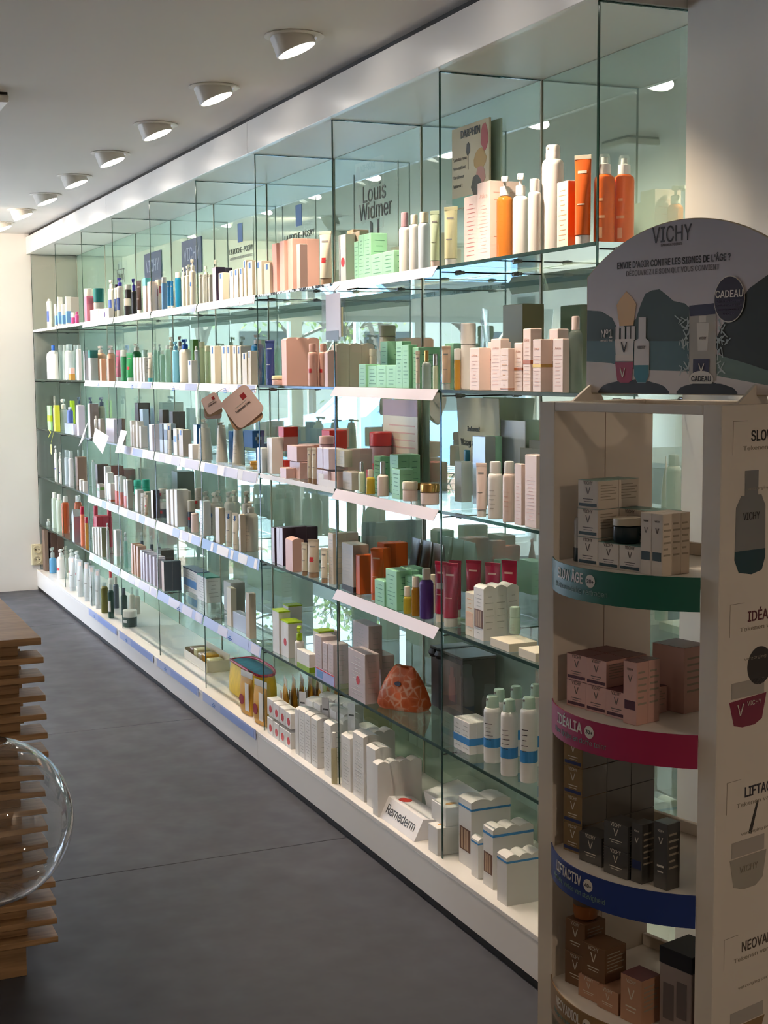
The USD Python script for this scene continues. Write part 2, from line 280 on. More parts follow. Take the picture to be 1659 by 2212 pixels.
# price strips clipped along the shelf fronts
STR = {(1, 0): 'L', (1, 1): 'L', (1, 2): 'L', (1, 3): 'L', (2, 2): 'T', (3, 0): 'W', (3, 1): 'W', (3, 2): 'W', (3, 3): 'C', (3, 4): 'B', (4, 0): 'W', (4, 1): 'W', (4, 2): 'W', (4, 3): 'W', (4, 4): 'B',
       (5, 0): 'W', (5, 1): 'W', (5, 2): 'W', (5, 3): 'W', (5, 4): 'W', (6, 0): 'W', (6, 1): 'W', (6, 3): 'W', (6, 4): 'W', (7, 0): 'T', (8, 0): 'T'}
for (k, s), kind in STR.items():
    w = Y[k + 1] - Y[k]; hh = {'T': 0.014, 'L': 0.026}.get(kind, 0.028 if s < 2 else 0.036); out = {'L': 0.016, 'T': 0.001}.get(kind, 0.006)
    lab = {'L': 'tilted lilac grey', 'T': 'narrow white', 'W': 'white paper', 'B': 'pale bluish', 'C': 'blue and white cloud-printed'}[kind]
    t = thing('price_strip', f'{lab} price strip on front of {SHN[s]}, {BAYN[k]}', 'price strip', (-0.0008, Y[k], Z[s]), group='price strips')
    poly = Polygon([(0, 0.001), (-0.0014, 0.001), (-0.0014 - out, -hh), (-out, -hh)])
    body = xf(prism(poly, w - 0.016), (0, 0.008, 0), (1, 0, 0), (0, 0, 1), (0, 1, 0))
    part(t, 'holder', body, {'L': M_LILAC, 'B': M_BLUESTRIP, 'C': plain('cloud_blue', '7f9cc8', 0.4)}.get(kind, M_CARD))
    rr = random.Random(k * 17 + s)
    def ins(y0, y1, m_, nm='price_label'):
        q = Polygon([(-0.0016, -0.002), (-0.0024, -0.002), (-0.0024 - out * .93, -hh + .002), (-0.0016 - out * .93, -hh + .002)])
        part(t, nm, xf(prism(q, y1 - y0), (0, y0, 0), (1, 0, 0), (0, 0, 1), (0, 1, 0)), m_)
    if kind in 'WB':
        y = 0.02
        for _ in range(3):
            L = rr.uniform(.08, .2)
            if y + L < w - .02: ins(y, y + L, rr.choice([M_BLUESTRIP, M_LILAC, plain('pale_print', 'd5d3e4', .5), plain('pale_sky', 'c5cfec', .5)]))
            y += L + rr.uniform(.02, .1)
        if kind == 'B' or s == 1: part(t, 'printed_mark', cat(*[bx(-0.0045 - out * .6, -0.003 - out * .5, w * .5 - q_, w * .5 + q_, -hh * .62 - i_ * .007, -hh * .62 + .003 - i_ * .007) for i_, q_ in enumerate((.006, .022, .016))]), M_PRINT['blue'], kind='stuff')
    if kind == 'C':
        for a, b in ((.03, .06), (.14, .24), (.30, .33), (.36, .50), (.55, .58)): ins(a, b, M_CARD)
for k in (3, 4, 5, 6):
    w = Y[k + 1] - Y[k]
    t = thing('price_strip', f'pale blue strip hanging on the front of the white plinth, {BAYN[k]}', 'price strip', (XF - 0.0015, Y[k], Z[5]), group='price strips')
    part(t, 'holder', bx(-0.0015, 0, 0.01, w - 0.05, -0.034, 0.0015), M_BLUESTRIP)
    part(t, 'price_label', bx(-0.0024, -0.0016, 0.03, w * .6, -0.031, -0.003), plain('strip_blue', '8fa4dc', .4))
    part(t, 'printed_mark', cat(*[bx(-0.0029, -0.0025, w * .72 - q_, w * .72 + q_, -.016 - i_ * .006, -.013 - i_ * .006) for i_, q_ in enumerate((.006, .02, .014))]), M_PRINT['blue'], kind='stuff')

# ------------------------------------------------------------------ downlights in the ceiling: a row tilted towards the shelves, others out of view
M_LAMPBODY = plain('lamp_white', 'dcd6cc', 0.4)
M_LENS = mat('lamp_lens', {'e': ('emission', {'color': (1.0, 0.93, 0.84), 'strength': LAMP})}, surface='e.emission')
def downlight(x, y, label, aim, power, cone, group):
    t = thing('downlight', label, 'ceiling light', (x, y, CEILZ), group=group)
    nz = np.array(aim, float); nz /= np.linalg.norm(nz); nx = np.array([1.0, 0, 0]) - nz * nz[0]; nx /= np.linalg.norm(nx); ny = np.cross(nz, nx)
    part(t, 'trim_ring', lathe([(0.054, -0.0002), (0.074, -0.0002), (0.076, -0.003), (0.072, -0.005), (0.058, -0.005), (0.054, -0.0002)], 32), M_LAMPBODY, 40)
    o_ = np.array([0.004, 0, -0.030]) if abs(aim[0]) > .05 else np.array([0, 0, -.004])
    part(t, 'housing', xf(lathe([(0.045, -0.046), (0.052, -0.044), (0.053, 0.004), (0.0525, 0.007), (0.0495, 0.007), (0.0492, 0.0045), (0, 0.0045)], 32), o_, nx, ny, nz), M_LAMPBODY, 40)
    part(t, 'lens', xf(cyl(0.0490, 0.005, 0.0066, 28), o_, nx, ny, nz), M_LENS)
    L = UsdLux.SphereLight.Define(stage, t + '/beam')
    L.CreateRadiusAttr(0.03); L.CreateIntensityAttr(power); L.CreateColorAttr(Gf.Vec3f(1.0, 0.81, 0.62))
    mm = Gf.Matrix4d(1.0)
    for r_, v in enumerate((nx, -ny, -nz)): mm.SetRow(r_, Gf.Vec4d(*map(float, v), 0))
    mm.SetRow(3, Gf.Vec4d(*map(float, o_ + nz * 0.045), 1)); L.AddTransformOp().Set(mm)
    sh = UsdLux.ShapingAPI.Apply(L.GetPrim()); sh.CreateShapingConeAngleAttr(cone); sh.CreateShapingConeSoftnessAttr(0.6)
for i in range(9):
    downlight(-0.262, 2.73 + 0.69 * i, 'white tilted downlight in the ceiling, ' + ('nearest the camera' if i == 0 else f'{ORD[i]} from the camera' if i < 8 else 'farthest along the row'), (0.34, -0.14, -0.92), BEAM, 43.0, 'downlights along the shelves')
for i, (x, y, k) in enumerate(((-2.6, -1.7, 2.2), (-0.25, -1.6, 1.5), (-2.6, 1.4, 0.7), (-2.6, 3.6, 0.7), (-2.6, 5.8, 0.8), (-3.2, 8.0, 1.6))):  # out of view, placed to light the stand, floor and room walls
    downlight(x, y, f'unseen white downlight over the shop floor, {ORD[i]} from the near end', (0.1, 0.4, -1.0) if i == 1 else (0.0, -0.45 if y < 0 else 0.0, -1.0), UNSEEN_ROOM * k, 70.0, 'unseen downlights over the shop floor')
for i, (x, y) in enumerate(((-0.80, 7.35), (-1.15, 8.1))):  # out of view, placed to brighten the far wall
    downlight(x, y, f'unseen white downlight placed to light the far wall, {ORD[i]} from the camera', (0.55, 0.62, -0.50), UNSEEN_ROOM * 0.9, 60.0, 'unseen downlights over the shop floor')
t = thing('ceiling_sensor', 'small white box on the ceiling at the left edge', 'sensor', (-0.88, 4.50, CEILZ))
part(t, 'gasket', bx(-0.07, 0.066, -0.085, 0.085, -0.008, -0.0002), M_KICK); part(t, 'cover', cbox(-0.075, 0.07, -0.09, 0.09, -0.03, -0.008, 0.004), M_LAMPBODY)  # dark slab above the cover is its shadow line put into colour

def CAM_U(g):
    q = np.array([g['x'] + g['d'] / 2, g['y'] + g['w'] / 2, 1.3]) - CAM
    return float(q @ RIGHT / (q @ FWD))
# package table: shelf|bay|kind|x|y|width|depth|height|raised|colour|detail|extras
TABLE = r"""
1|0|carton|.03|2.985|.07|.045|.156|0|rose|red print|lab=red
1|0|carton|.02|2.905|.062|.076|.178|0|rose|pink print|lab=pink
1|0|pump|.03|2.868|.038|.038|.185|0|amber||hs=0.142
1|0|pump|.02|2.775|.035|.035|.179|0|white||hs=0.132
1|0|bottle|.02|2.71|.029|.029|.16|0|white||hs=0.133;capw=0.7
1|0|can|.05|2.69|.048|.048|.232|0|white||hs=0.201
1|0|carton|.02|2.56|.045|.027|.136|0|cream|orange side|side=orange;lab=orange
1|0|tube|.02|2.512|.032|.032|.183|0|orange|white crimp|
1|0|spray|.053|2.486|.043|.043|.184|0|orange||hs=0.143;cap=clear
1|0|spray|.1|2.485|.042|.042|.184|0|orange||hs=0.145;cap=clear
1|1|carton|.015|3.773|.054|.03|.134|0|white|red dot|dot=red
1|1|carton|.046|3.744|.07|.026|.141|0|beige|red dot|dot=red
1|1|carton|.02|3.693|.03|.05|.107|0|green||lab=dgreen
1|1|carton|.02|3.652|.04|.05|.122|0|green||lab=dgreen
1|1|carton|.02|3.603|.049|.05|.122|0|green||lab=dgreen
1|1|carton|.02|3.523|.08|.05|.062|0|green||lab=dgreen
1|1|carton|.02|3.448|.075|.05|.063|0|green||lab=dgreen
1|1|bottle|.03|3.417|.031|.031|.161|0|white|dusty rose cap|hs=0.123;cap=mauve;capw=0.6
1|1|bottle|.03|3.356|.029|.029|.149|0|white|cream cap|hs=0.124;cap=cream;capw=0.6
1|1|bottle|.03|3.297|.031|.031|.15|0|paleblue|cream cap|hs=0.122;cap=cream;capw=0.7
1|1|tube|.02|3.208|.024|.024|.142|0|palegreen||cap=rose
1|1|tube|.03|3.143|.032|.032|.146|0|paleyellow||
1|2|carton|.012|4.43|.057|.04|.099|0|cream|blue tab|tab=blue2
1|2|carton|.02|4.384|.045|.1|.159|0|pink||
1|2|carton|.02|4.31|.045|.1|.161|0|pink||
1|2|carton|.03|4.261|.045|.046|.164|0|pink||
1|2|carton|.076|4.261|.045|.046|.164|0|pink||
1|2|carton|.005|4.125|.03|.025|.135|0|rose2||
1|2|tube|.09|4.12|.02|.02|.177|0|beige||cap=tan
1|2|tube|.015|3.959|.036|.036|.16|0|cream|red dot|cap=tan;dot=red
1|2|carton|.11|3.946|.05|.05|.165|0|tan||
1|3|bottle|.03|5.22|.014|.014|.112|0|ivory||hs=0.103;cap=ivory;capw=0.8
1|3|bottle|.03|5.183|.019|.019|.11|0|ivory||hs=0.101;cap=ivory;capw=0.8
1|3|carton|.02|5.062|.045|.036|.128|0|purple3|white front|front=lilac
1|3|carton|.012|4.955|.049|.025|.101|0|cream|blue tab|tab=blue2
1|3|carton|.012|4.829|.044|.04|.101|0|cream|blue tab|tab=blue2
1|3|carton|.012|4.771|.051|.04|.102|0|cream|blue tab|tab=blue2
1|3|carton|.012|4.721|.037|.04|.102|0|cream|blue tab|tab=blue2
1|3|carton|.012|4.679|.031|.04|.126|0|cream|blue tab|tab=blue2
1|3|carton|.012|4.613|.053|.017|.118|0|cream|blue tab|tab=blue2
1|3|carton|.02|4.538|.068|.045|.114|0|cream|blue tab|tab=blue2
1|4|bottle|.03|5.876|.024|.024|.142|0|skyblue|white cap|hs=0.116;capw=0.8
1|4|tube|.02|5.753|.013|.013|.118|0|blue3||
1|4|pump|.1|5.73|.023|.023|.185|0|ivory||hs=0.147;cap=ivory
1|4|tube|.025|5.72|.013|.013|.116|0|blue3||
1|4|bottle|.03|5.657|.025|.025|.149|0|tealblue|white cap|hs=0.126;capw=0.8
1|4|pump|.12|5.559|.026|.026|.167|0|ivory||hs=0.122;cap=ivory
1|4|pump|.02|5.526|.017|.017|.158|0|ivory||hs=0.125;cap=ivory
1|4|pump|.02|5.468|.017|.017|.16|0|ivory||hs=0.125;cap=ivory
1|4|pump|.02|5.403|.025|.025|.181|0|ivory|blue mark|hs=0.139;cap=ivory;tab=blue2
1|4|pump|.11|5.383|.026|.026|.18|0|ivory||hs=0.129;cap=ivory
1|4|bottle|.03|5.314|.018|.018|.118|0|ivory||hs=0.109;cap=ivory;capw=0.8
1|4|bottle|.03|5.264|.014|.014|.114|0|ivory||hs=0.106;cap=ivory;capw=0.8
1|4|carton|.1|5.246|.045|.042|.14|0|purple3||
1|5|bottle|.05|6.617|.031|.031|.153|0|darkbrown|white cap|hs=0.129;cap=ivory;capw=0.95
1|5|pump|.05|6.498|.026|.026|.173|0|dark|purple pump|hs=0.118;cap=indigo
1|5|jar|.005|6.452|.03|.03|.08|0|dark|cream lid|cap=ivory
1|5|tube|.02|6.277|.023|.023|.15|0|darkbrown||
1|5|carton|.015|6.1|.05|.03|.15|0|rose|turquoise top|band=[[0.78,1,"turq"]]
1|5|carton|.012|6.007|.05|.03|.129|0|rose||
1|5|carton|.043|5.99|.05|.032|.138|0|beige|red square|sq=darkred
1|6|jar|.035|7.24|.055|.055|.17|0|putty|teal lid|cap=teal3;capw=0.97;lidf=0.42
1|6|carton|.001|7.009|.187|.025|.055|0|white|low|
1|6|pump|.027|6.871|.034|.034|.189|0|ivory|blue label|hs=0.149;cap=ivory;lab=blue6
1|6|bottle|.03|6.772|.029|.029|.163|0|ivory|navy label|hs=0.146;cap=dark;lab=navy2
1|6|carton|.001|6.77|.217|.025|.05|0|white|low purple dot|dot=purple
1|6|pump|.03|6.705|.033|.033|.188|0|putty|purple pump|hs=0.151;cap=indigo;lab=navy2
1|7|carton|.06|8.029|.05|.055|.162|0|greige||
1|7|carton|.02|8.026|.03|.025|.122|0|white|blue swirl|band=[[0.1,0.5,"blue5"]]
1|7|carton|.02|7.905|.03|.025|.158|0|white|blue swirl|band=[[0.1,0.5,"blue5"]]
1|7|jar|.01|7.732|.023|.023|.065|0|magenta|white lid|cap=rose
1|7|bottle|.01|7.619|.022|.022|.066|0|magenta||hs=0.051;cap=magenta
1|7|jar|.03|7.451|.046|.046|.093|.085|ivory|round lid|cap=ivory
1|7|carton|.02|7.367|.06|.06|.134|0|hotpink|soft pack|
1|8|bottle|.02|8.491|.03|.03|.174|0|white|blue blob|hs=0.163;lab=blue6
1|8|carton|.02|8.234|.03|.025|.132|0|white|blue swirl|band=[[0.1,0.5,"blue5"]]
1|8|carton|.02|8.141|.03|.025|.167|0|white|blue swirl|band=[[0.1,0.5,"blue5"]]
2|0|bottle|.03|3.101|.016|.016|.1|0|honey|foam cap|hs=0.072;capw=0.95
2|0|bottle|.045|3.082|.038|.038|.162|0|white|dome cap|hs=0.11;capw=0.95
2|0|carton|.17|3.02|.1|.06|.206|0|olive||
2|0|carton|.012|2.943|.049|.03|.099|0|rose||lab=pink
2|0|carton|.043|2.917|.042|.04|.112|0|rose|red stripe|band=[[0.62,0.65,"red"]];lab=pink
2|0|carton|.02|2.853|.047|.023|.118|0|rose||lab=pink
2|0|carton|.005|2.789|.037|.02|.095|0|rose|orange drawing|band=[[0.04,0.07,"rust"]];lab=orange
2|0|carton|.02|2.752|.036|.035|.107|0|rose|brown band|band=[[0.43,0.49,"rust"]];lab=pink
2|0|carton|.02|2.715|.033|.029|.137|0|rose|rust band|band=[[0.44,0.5,"rust"]];lab=pink
2|0|carton|.005|2.644|.034|.03|.112|0|rose|gold band|band=[[0.47,0.53,"gold"]];lab=pink
2|0|carton|.036|2.626|.036|.027|.134|0|rose|gold band|band=[[0.43,0.49,"gold"]];lab=pink
2|0|carton|.015|2.569|.041|.016|.112|0|rose||lab=pink
2|0|bottle|.03|2.546|.037|.026|.159|0|clear||hs=0.13;cap=rose;capw=0.55
2|1|jar|.1|3.705|.048|.048|.075|.1|cream|gold rim|cap=cream
2|1|carton|.09|3.654|.05|.07|.128|0|green||lab=dgreen
2|1|carton|.015|3.635|.05|.045|.064|0|green||lab=dgreen
2|1|carton|.02|3.568|.066|.045|.06|0|green||lab=dgreen
2|1|carton|.02|3.505|.063|.03|.061|0|green||lab=dgreen
2|1|carton|.02|3.439|.065|.03|.061|0|green||lab=dgreen
2|1|carton|.02|3.399|.04|.027|.123|0|green||lab=dgreen
2|1|carton|.02|3.357|.041|.025|.113|0|green||lab=dgreen
2|1|carton|.03|3.319|.037|.067|.106|0|green||lab=dgreen
2|1|tube|.002|3.268|.011|.011|.096|0|cream||
2|1|bottle|.02|3.258|.028|.023|.098|0|frost|gold cap|hs=0.069;cap=gold;capw=0.45
2|1|carton|.1|3.256|.05|.05|.115|0|green||
2|1|bottle|.015|3.193|.014|.014|.088|0|palegreen|chrome cap|hs=0.059;cap=chrome;capw=0.8
2|1|tube|.02|3.145|.021|.021|.106|0|peach||
2|2|tube|.02|4.495|.031|.031|.148|0|navy2||cap=navy2
2|2|carton|.051|4.38|.04|.06|.156|0|pink||dome=1
2|2|jar|.001|4.368|.049|.049|.032|0|rose2|yellow lid|cap=paleyellow
2|2|carton|.02|4.303|.045|.038|.154|0|pink||dome=1
2|2|carton|.058|4.303|.045|.038|.154|0|pink||dome=1
2|2|carton|.096|4.303|.045|.038|.154|0|pink||dome=1
2|2|bottle|.005|4.049|.031|.031|.13|0|pink|red dot|hs=0.105;cap=pink;capw=0.7;dot=red
2|2|bottle|.037|4.039|.027|.027|.13|0|pink|red dot|hs=0.105;cap=pink;capw=0.7;dot=red
2|2|carton|.032|3.896|.04|.04|.128|0|beige||dome=1
2|2|carton|.073|3.896|.04|.04|.128|0|beige||dome=1
2|2|carton|.114|3.896|.04|.04|.128|0|beige||dome=1
2|2|carton|.001|3.89|.025|.03|.107|0|rose2||dome=1
2|2|jar|.13|3.865|.023|.023|.05|.06|cream|gold rim|cap=cream
2|3|carton|.02|5.1|.054|.025|.14|0|cream|blue tab|tab=blue2
2|3|carton|.02|4.955|.057|.045|.138|0|cream|blue tab|tab=blue2
2|3|carton|.02|4.91|.039|.045|.138|0|cream|blue tab|tab=blue2
2|3|carton|.02|4.834|.042|.045|.136|0|cream|blue tab|tab=blue2
2|3|carton|.02|4.784|.038|.08|.135|0|cream|blue tab|tab=blue2
2|3|pump|.045|4.714|.046|.046|.173|0|blue3||hs=0.141
2|3|carton|.001|4.658|.051|.018|.109|0|cream|blue tab|tab=blue2
2|3|carton|.005|4.623|.035|.03|.115|0|cream|blue tab|tab=blue2
2|4|bottle|.02|5.894|.022|.022|.135|0|aqua||hs=0.119;cap=frost;capw=0.6
2|4|bottle|.025|5.827|.025|.025|.155|0|aqua||hs=0.14;cap=frost;capw=0.6
2|4|carton|.12|5.739|.05|.03|.177|0|leaf||
2|4|pump|.03|5.724|.029|.029|.169|0|lightblue||hs=0.135;cap=lightblue
2|4|pump|.035|5.622|.049|.049|.177|0|ivory|blue pump|hs=0.137;cap=cobalt
2|4|bottle|.027|5.387|.015|.015|.144|0|paleblue|blue label|hs=0.13;lab=blue2
2|4|bottle|.043|5.376|.029|.029|.162|0|oilgreen|cream cap|hs=0.137;cap=paleyellow;capw=0.7
2|4|carton|.001|5.35|.05|.025|.088|0|white|blue tab|tab=blue2
2|4|bottle|.03|5.252|.023|.023|.144|0|oilgreen|cream cap|hs=0.121;cap=paleyellow;capw=0.85
2|5|pump|.06|6.545|.044|.044|.177|0|green3||hs=0.14;cap=ivory
2|5|tube|.005|6.439|.032|.032|.13|0|green2|red and teal|cap=mint;dot=red
2|5|bottle|.06|6.358|.025|.025|.144|0|mint||hs=0.114;cap=mint;capw=0.95
2|5|carton|.012|6.319|.03|.035|.108|0|white||lab=grey
2|5|carton|.012|6.258|.03|.035|.108|0|white||lab=grey
2|5|carton|.012|6.202|.03|.035|.107|0|white||lab=grey
2|5|pump|.13|6.157|.025|.025|.198|0|putty||hs=0.157;cap=putty
2|5|carton|.012|6.144|.03|.035|.107|0|white||lab=grey
2|5|tube|.02|6.106|.022|.022|.128|0|cream|turquoise cap|cap=turq
2|5|pump|.03|6.045|.018|.018|.167|0|aqua||hs=0.139;cap=frost
2|5|pump|.05|6.043|.018|.018|.163|0|aqua||hs=0.135;cap=frost
2|5|pump|.13|6.01|.024|.024|.197|0|putty||hs=0.154;cap=brown
2|6|pump|.05|7.035|.042|.042|.174|0|peach3||hs=0.137;cap=rose
2|6|carton|.008|7.002|.04|.023|.109|0|peach3||
2|6|carton|.008|6.836|.04|.027|.108|0|peach3||
2|6|tube|.02|6.727|.024|.024|.147|0|hotpink|pink and clear|
2|6|bottle|.03|6.66|.033|.033|.148|0|green2|cream cap|hs=0.117;cap=ivory;capw=0.95
2|7|bottle|.1|8.043|.026|.026|.197|0|frost||hs=0.168;cap=frost;capw=0.8
2|7|carton|.001|7.745|.05|.023|.066|0|rose2|yellow foot|band=[[0,0.5,"honey"]]
2|7|carton|.02|7.62|.06|.016|.164|0|white||
2|7|carton|.02|7.451|.04|.04|.154|0|paleblue2||
2|7|pump|.071|7.401|.059|.059|.179|0|peach3||hs=0.142;cap=rose
2|7|carton|.03|7.367|.05|.04|.156|0|white|teal top|band=[[0.75,1,"teal3"]]
2|8|bottle|.1|8.614|.028|.028|.207|0|frost||hs=0.176;cap=frost;capw=0.8
2|8|bottle|.02|8.499|.111|.078|.203|0|white|blue cap broad|hs=0.172;cap=cobalt;capw=0.25
2|8|bottle|.1|8.468|.028|.028|.204|0|frost||hs=0.174;cap=frost;capw=0.8
2|8|bottle|.104|8.162|.027|.027|.199|0|frost||hs=0.17;cap=frost;capw=0.8
2|8|bottle|.05|8.124|.053|.053|.201|0|white||hs=0.167;cap=frost;capw=0.6
3|0|bottle|.03|3.049|.036|.025|.152|0|clear|dark teal cap|hs=0.125;cap=teal;capw=0.55
3|0|tube|.01|2.939|.024|.024|.127|0|rose||
3|0|bottle|.015|2.884|.036|.036|.134|0|white|flip cap|hs=0.107;capw=0.7;lab=grey
3|0|bottle|.012|2.809|.03|.03|.139|0|rose|flip cap|hs=0.112;capw=0.7;lab=pink
3|0|carton|.012|2.74|.032|.012|.137|0|rose||lab=pink
3|0|carton|.012|2.673|.051|.031|.16|0|rose||lab=pink
3|1|carton|.02|3.758|.069|.038|.052|0|greige||lab=grey
3|1|carton|.11|3.755|.051|.031|.095|0|green||lab=dgreen
3|1|bottle|.02|3.692|.023|.018|.087|0|palegreen|chrome cap|hs=0.059;cap=chrome;capw=0.5
3|1|bottle|.01|3.611|.025|.025|.07|0|oil|cream cap|hs=0.049;cap=cream;capw=0.6
3|1|carton|.09|3.585|.058|.034|.109|0|green||lab=dgreen
3|1|carton|.124|3.585|.058|.034|.109|0|green||lab=dgreen
3|1|bottle|.015|3.54|.031|.031|.096|0|rose|clear cap|hs=0.061;cap=chrome;capw=0.45
3|1|jar|.045|3.494|.048|.048|.049|0|rose|cream lid|cap=cream
3|1|carton|.03|3.441|.052|.04|.08|0|green||lab=dgreen
3|1|jar|.063|3.381|.04|.04|.046|0|frost|gold lid|cap=gold
3|1|jar|.02|3.377|.042|.042|.052|0|rose|cream lid|cap=cream
3|1|carton|.14|3.291|.04|.03|.106|0|white||
3|1|jar|.02|3.259|.05|.05|.055|0|rose|gold lid|cap=gold
3|1|carton|.19|3.232|.06|.039|.173|0|green||
3|1|carton|.15|3.177|.07|.03|.176|0|silver||
3|2|carton|.025|4.476|.05|.04|.121|0|white||
3|2|carton|.066|4.47|.052|.05|.081|.075|rose2|red lid|band=[[0.6,1,"red2"]]
3|2|carton|.066|4.459|.052|.05|.045|0|rose2|red lid|band=[[0.55,1,"red2"]]
3|2|carton|.1|4.337|.084|.07|.102|0|pink2||
3|2|carton|.171|4.317|.065|.07|.063|.09|rose2||
3|2|carton|.001|4.268|.058|.03|.033|0|rose2||
3|2|carton|.025|4.231|.092|.06|.05|.055|rose2||
3|2|carton|.032|4.224|.097|.06|.053|0|rose2||
3|2|carton|.181|4.187|.08|.09|.089|0|beige||
3|2|carton|.12|4.186|.07|.06|.084|.07|red2||
3|2|tube|.005|4.075|.013|.013|.108|0|cream||cap=tan
3|2|tube|.005|4.034|.014|.014|.11|0|cream||cap=tan
3|2|jar|.03|4.017|.046|.046|.061|.085|mauve|pink lid|cap=rose2
3|2|jar|.19|3.985|.072|.072|.105|.05|mauve|red lid|cap=red;capw=0.98
3|2|carton|.012|3.973|.047|.05|.046|0|mauve3||
3|2|carton|.012|3.969|.047|.05|.062|.05|mauve3||
3|2|carton|.012|3.926|.046|.05|.046|0|mauve3||
3|2|carton|.012|3.918|.046|.05|.062|.05|mauve3||
3|2|carton|.16|3.914|.07|.09|.06|0|red||
3|2|carton|.063|3.893|.04|.08|.062|.048|rose2||
3|2|carton|.02|3.885|.04|.08|.044|0|rose2||
3|2|carton|.03|3.839|.069|.026|.049|.062|beige||lab=grey
3|3|pump|.03|5.114|.044|.044|.153|0|putty||hs=0.132;cap=putty;cone=1;lab=grey
3|3|carton|.178|5.004|.106|.047|.073|0|blue4|white cross|cross=1
3|3|carton|.13|5.001|.106|.047|.064|.058|blue4|white cross|cross=1
3|3|pump|.035|4.925|.046|.046|.159|0|putty||hs=0.137;cap=putty;cone=1;lab=grey
3|3|carton|.001|4.848|.171|.025|.012|0|clearpack|flat|
3|3|jar|.027|4.706|.029|.029|.03|0|honey||cap=honey
3|3|carton|.001|4.687|.139|.025|.012|0|clearpack|flat|
3|3|carton|.01|4.538|.05|.03|.084|0|white||
3|4|carton|.02|5.889|.05|.04|.121|0|paleblue3|dark top|band=[[0.45,1,"slate"]]
3|4|carton|.02|5.817|.05|.04|.124|0|paleblue3|dark top|band=[[0.45,0.8,"slate"]]
3|4|tube|.02|5.799|.017|.017|.126|0|white|blue mark|tab=blue2
3|4|carton|.015|5.642|.055|.03|.109|0|white|blue square|sq=blue5
3|4|carton|.012|5.539|.06|.035|.109|0|beige|blue tab|tab=blue2
3|4|carton|.032|5.401|.05|.026|.134|0|blue4|white front|front=white
3|4|carton|.001|5.363|.055|.03|.058|0|white|low|
3|4|pump|.015|5.304|.058|.058|.159|0|putty||hs=0.125;cap=putty;cone=1;lab=grey
3|4|carton|.14|5.282|.05|.05|.11|0|blue4||
3|5|carton|.17|6.456|.06|.031|.164|0|brown2||
3|5|carton|.015|6.427|.03|.03|.118|0|white|slim|
3|5|carton|.06|6.402|.04|.021|.093|0|slate2||
3|5|carton|.015|6.382|.03|.03|.099|0|white|slim|
3|5|carton|.015|6.315|.03|.03|.118|0|white|slim|
3|5|carton|.17|6.274|.06|.029|.16|0|brown2||
3|5|carton|.199|6.274|.06|.029|.16|0|brown2||
3|5|carton|.015|6.25|.03|.03|.099|0|white|slim|
3|5|carton|.012|6.034|.055|.05|.114|0|lilac||
3|6|bottle|.001|7.165|.017|.017|.12|0|white|slim|hs=0.105
3|6|carton|.03|7.164|.05|.024|.104|0|greige||
3|6|carton|.19|7.005|.08|.06|.185|0|brown2||
3|6|carton|.02|6.815|.175|.04|.113|0|lilac||
3|6|carton|.061|6.813|.06|.016|.115|0|tan2||
3|6|carton|.15|6.757|.06|.03|.161|0|paleblue2||
3|7|bottle|.03|8.015|.034|.034|.146|0|blue6||hs=0.13;cap=paleblue
3|7|pump|.13|7.923|.031|.031|.201|0|putty|navy pump|hs=0.159;cap=slate3
3|7|carton|.001|7.725|.236|.03|.058|0|silver|foil|
3|7|carton|.02|7.664|.06|.035|.162|0|lilac||
3|7|pump|.08|7.421|.037|.037|.21|0|khaki|navy pump|hs=0.163;cap=slate3
3|7|carton|.03|7.412|.05|.046|.176|0|lilac|brown side|side=tan2
3|8|bottle|.1|8.833|.023|.023|.195|0|white|cone top|hs=0.124;cap=putty
3|8|carton|.16|8.567|.05|.021|.168|0|lime||
3|8|carton|.012|8.454|.1|.012|.143|0|lime3|lime and mint stripes|band=[[0.35,0.6,"lime"]]
3|8|pump|.041|8.305|.054|.054|.185|0|frost||hs=0.125
3|8|carton|.01|8.296|.04|.03|.149|0|yellow||
3|8|pump|.14|8.287|.027|.027|.195|0|putty|navy pump|hs=0.152;cap=slate3
4|0|tube|.15|3.064|.037|.037|.167|0|crimson||cap=cream
4|0|carton|.02|2.988|.045|.03|.106|0|cream|orange print|lab=orange;photo=peach
4|0|carton|.052|2.939|.05|.032|.132|0|white|photo print|photo=brown;lab=grey;dome=1
4|0|carton|.085|2.939|.05|.032|.132|0|white|photo print|photo=brown;lab=grey;dome=1
4|0|carton|.02|2.937|.05|.032|.132|0|white|photo print|photo=brown;lab=grey;dome=1
4|0|bottle|.065|2.875|.026|.026|.064|.022|mint|small|hs=0.039;cap=mint;capw=0.9;lab=grey
4|0|carton|.01|2.792|.092|.074|.02|0|cream|lid|
4|0|carton|.01|2.671|.078|.051|.02|0|cream|lid|
4|1|carton|.015|3.741|.087|.05|.139|0|greige|dark foot|band=[[0,0.12,"dark"]];lab=grey
4|1|carton|.11|3.734|.05|.038|.139|0|orange2||
4|1|carton|.148|3.734|.05|.038|.139|0|orange2||
4|1|carton|.02|3.704|.03|.05|.113|0|orange2||
4|1|carton|.071|3.7|.03|.045|.131|0|orange2|foil look|
4|1|tube|.015|3.589|.037|.037|.144|0|orange2|shiny|cap=orange2
4|1|carton|.11|3.546|.074|.045|.089|0|green||lab=dgreen
4|1|carton|.001|3.484|.067|.05|.069|0|green||lab=dgreen
4|1|carton|.06|3.483|.074|.045|.094|0|green||lab=dgreen
4|1|carton|.005|3.41|.073|.045|.107|0|green||lab=dgreen
4|1|bottle|.005|3.354|.022|.022|.073|0|oil|cream cap|hs=0.046;cap=cream;capw=0.7
4|1|carton|.028|3.353|.054|.045|.095|0|green||lab=dgreen
4|1|bottle|.07|3.332|.02|.02|.104|0|cream|cream cap|hs=0.077;cap=cream;capw=0.8
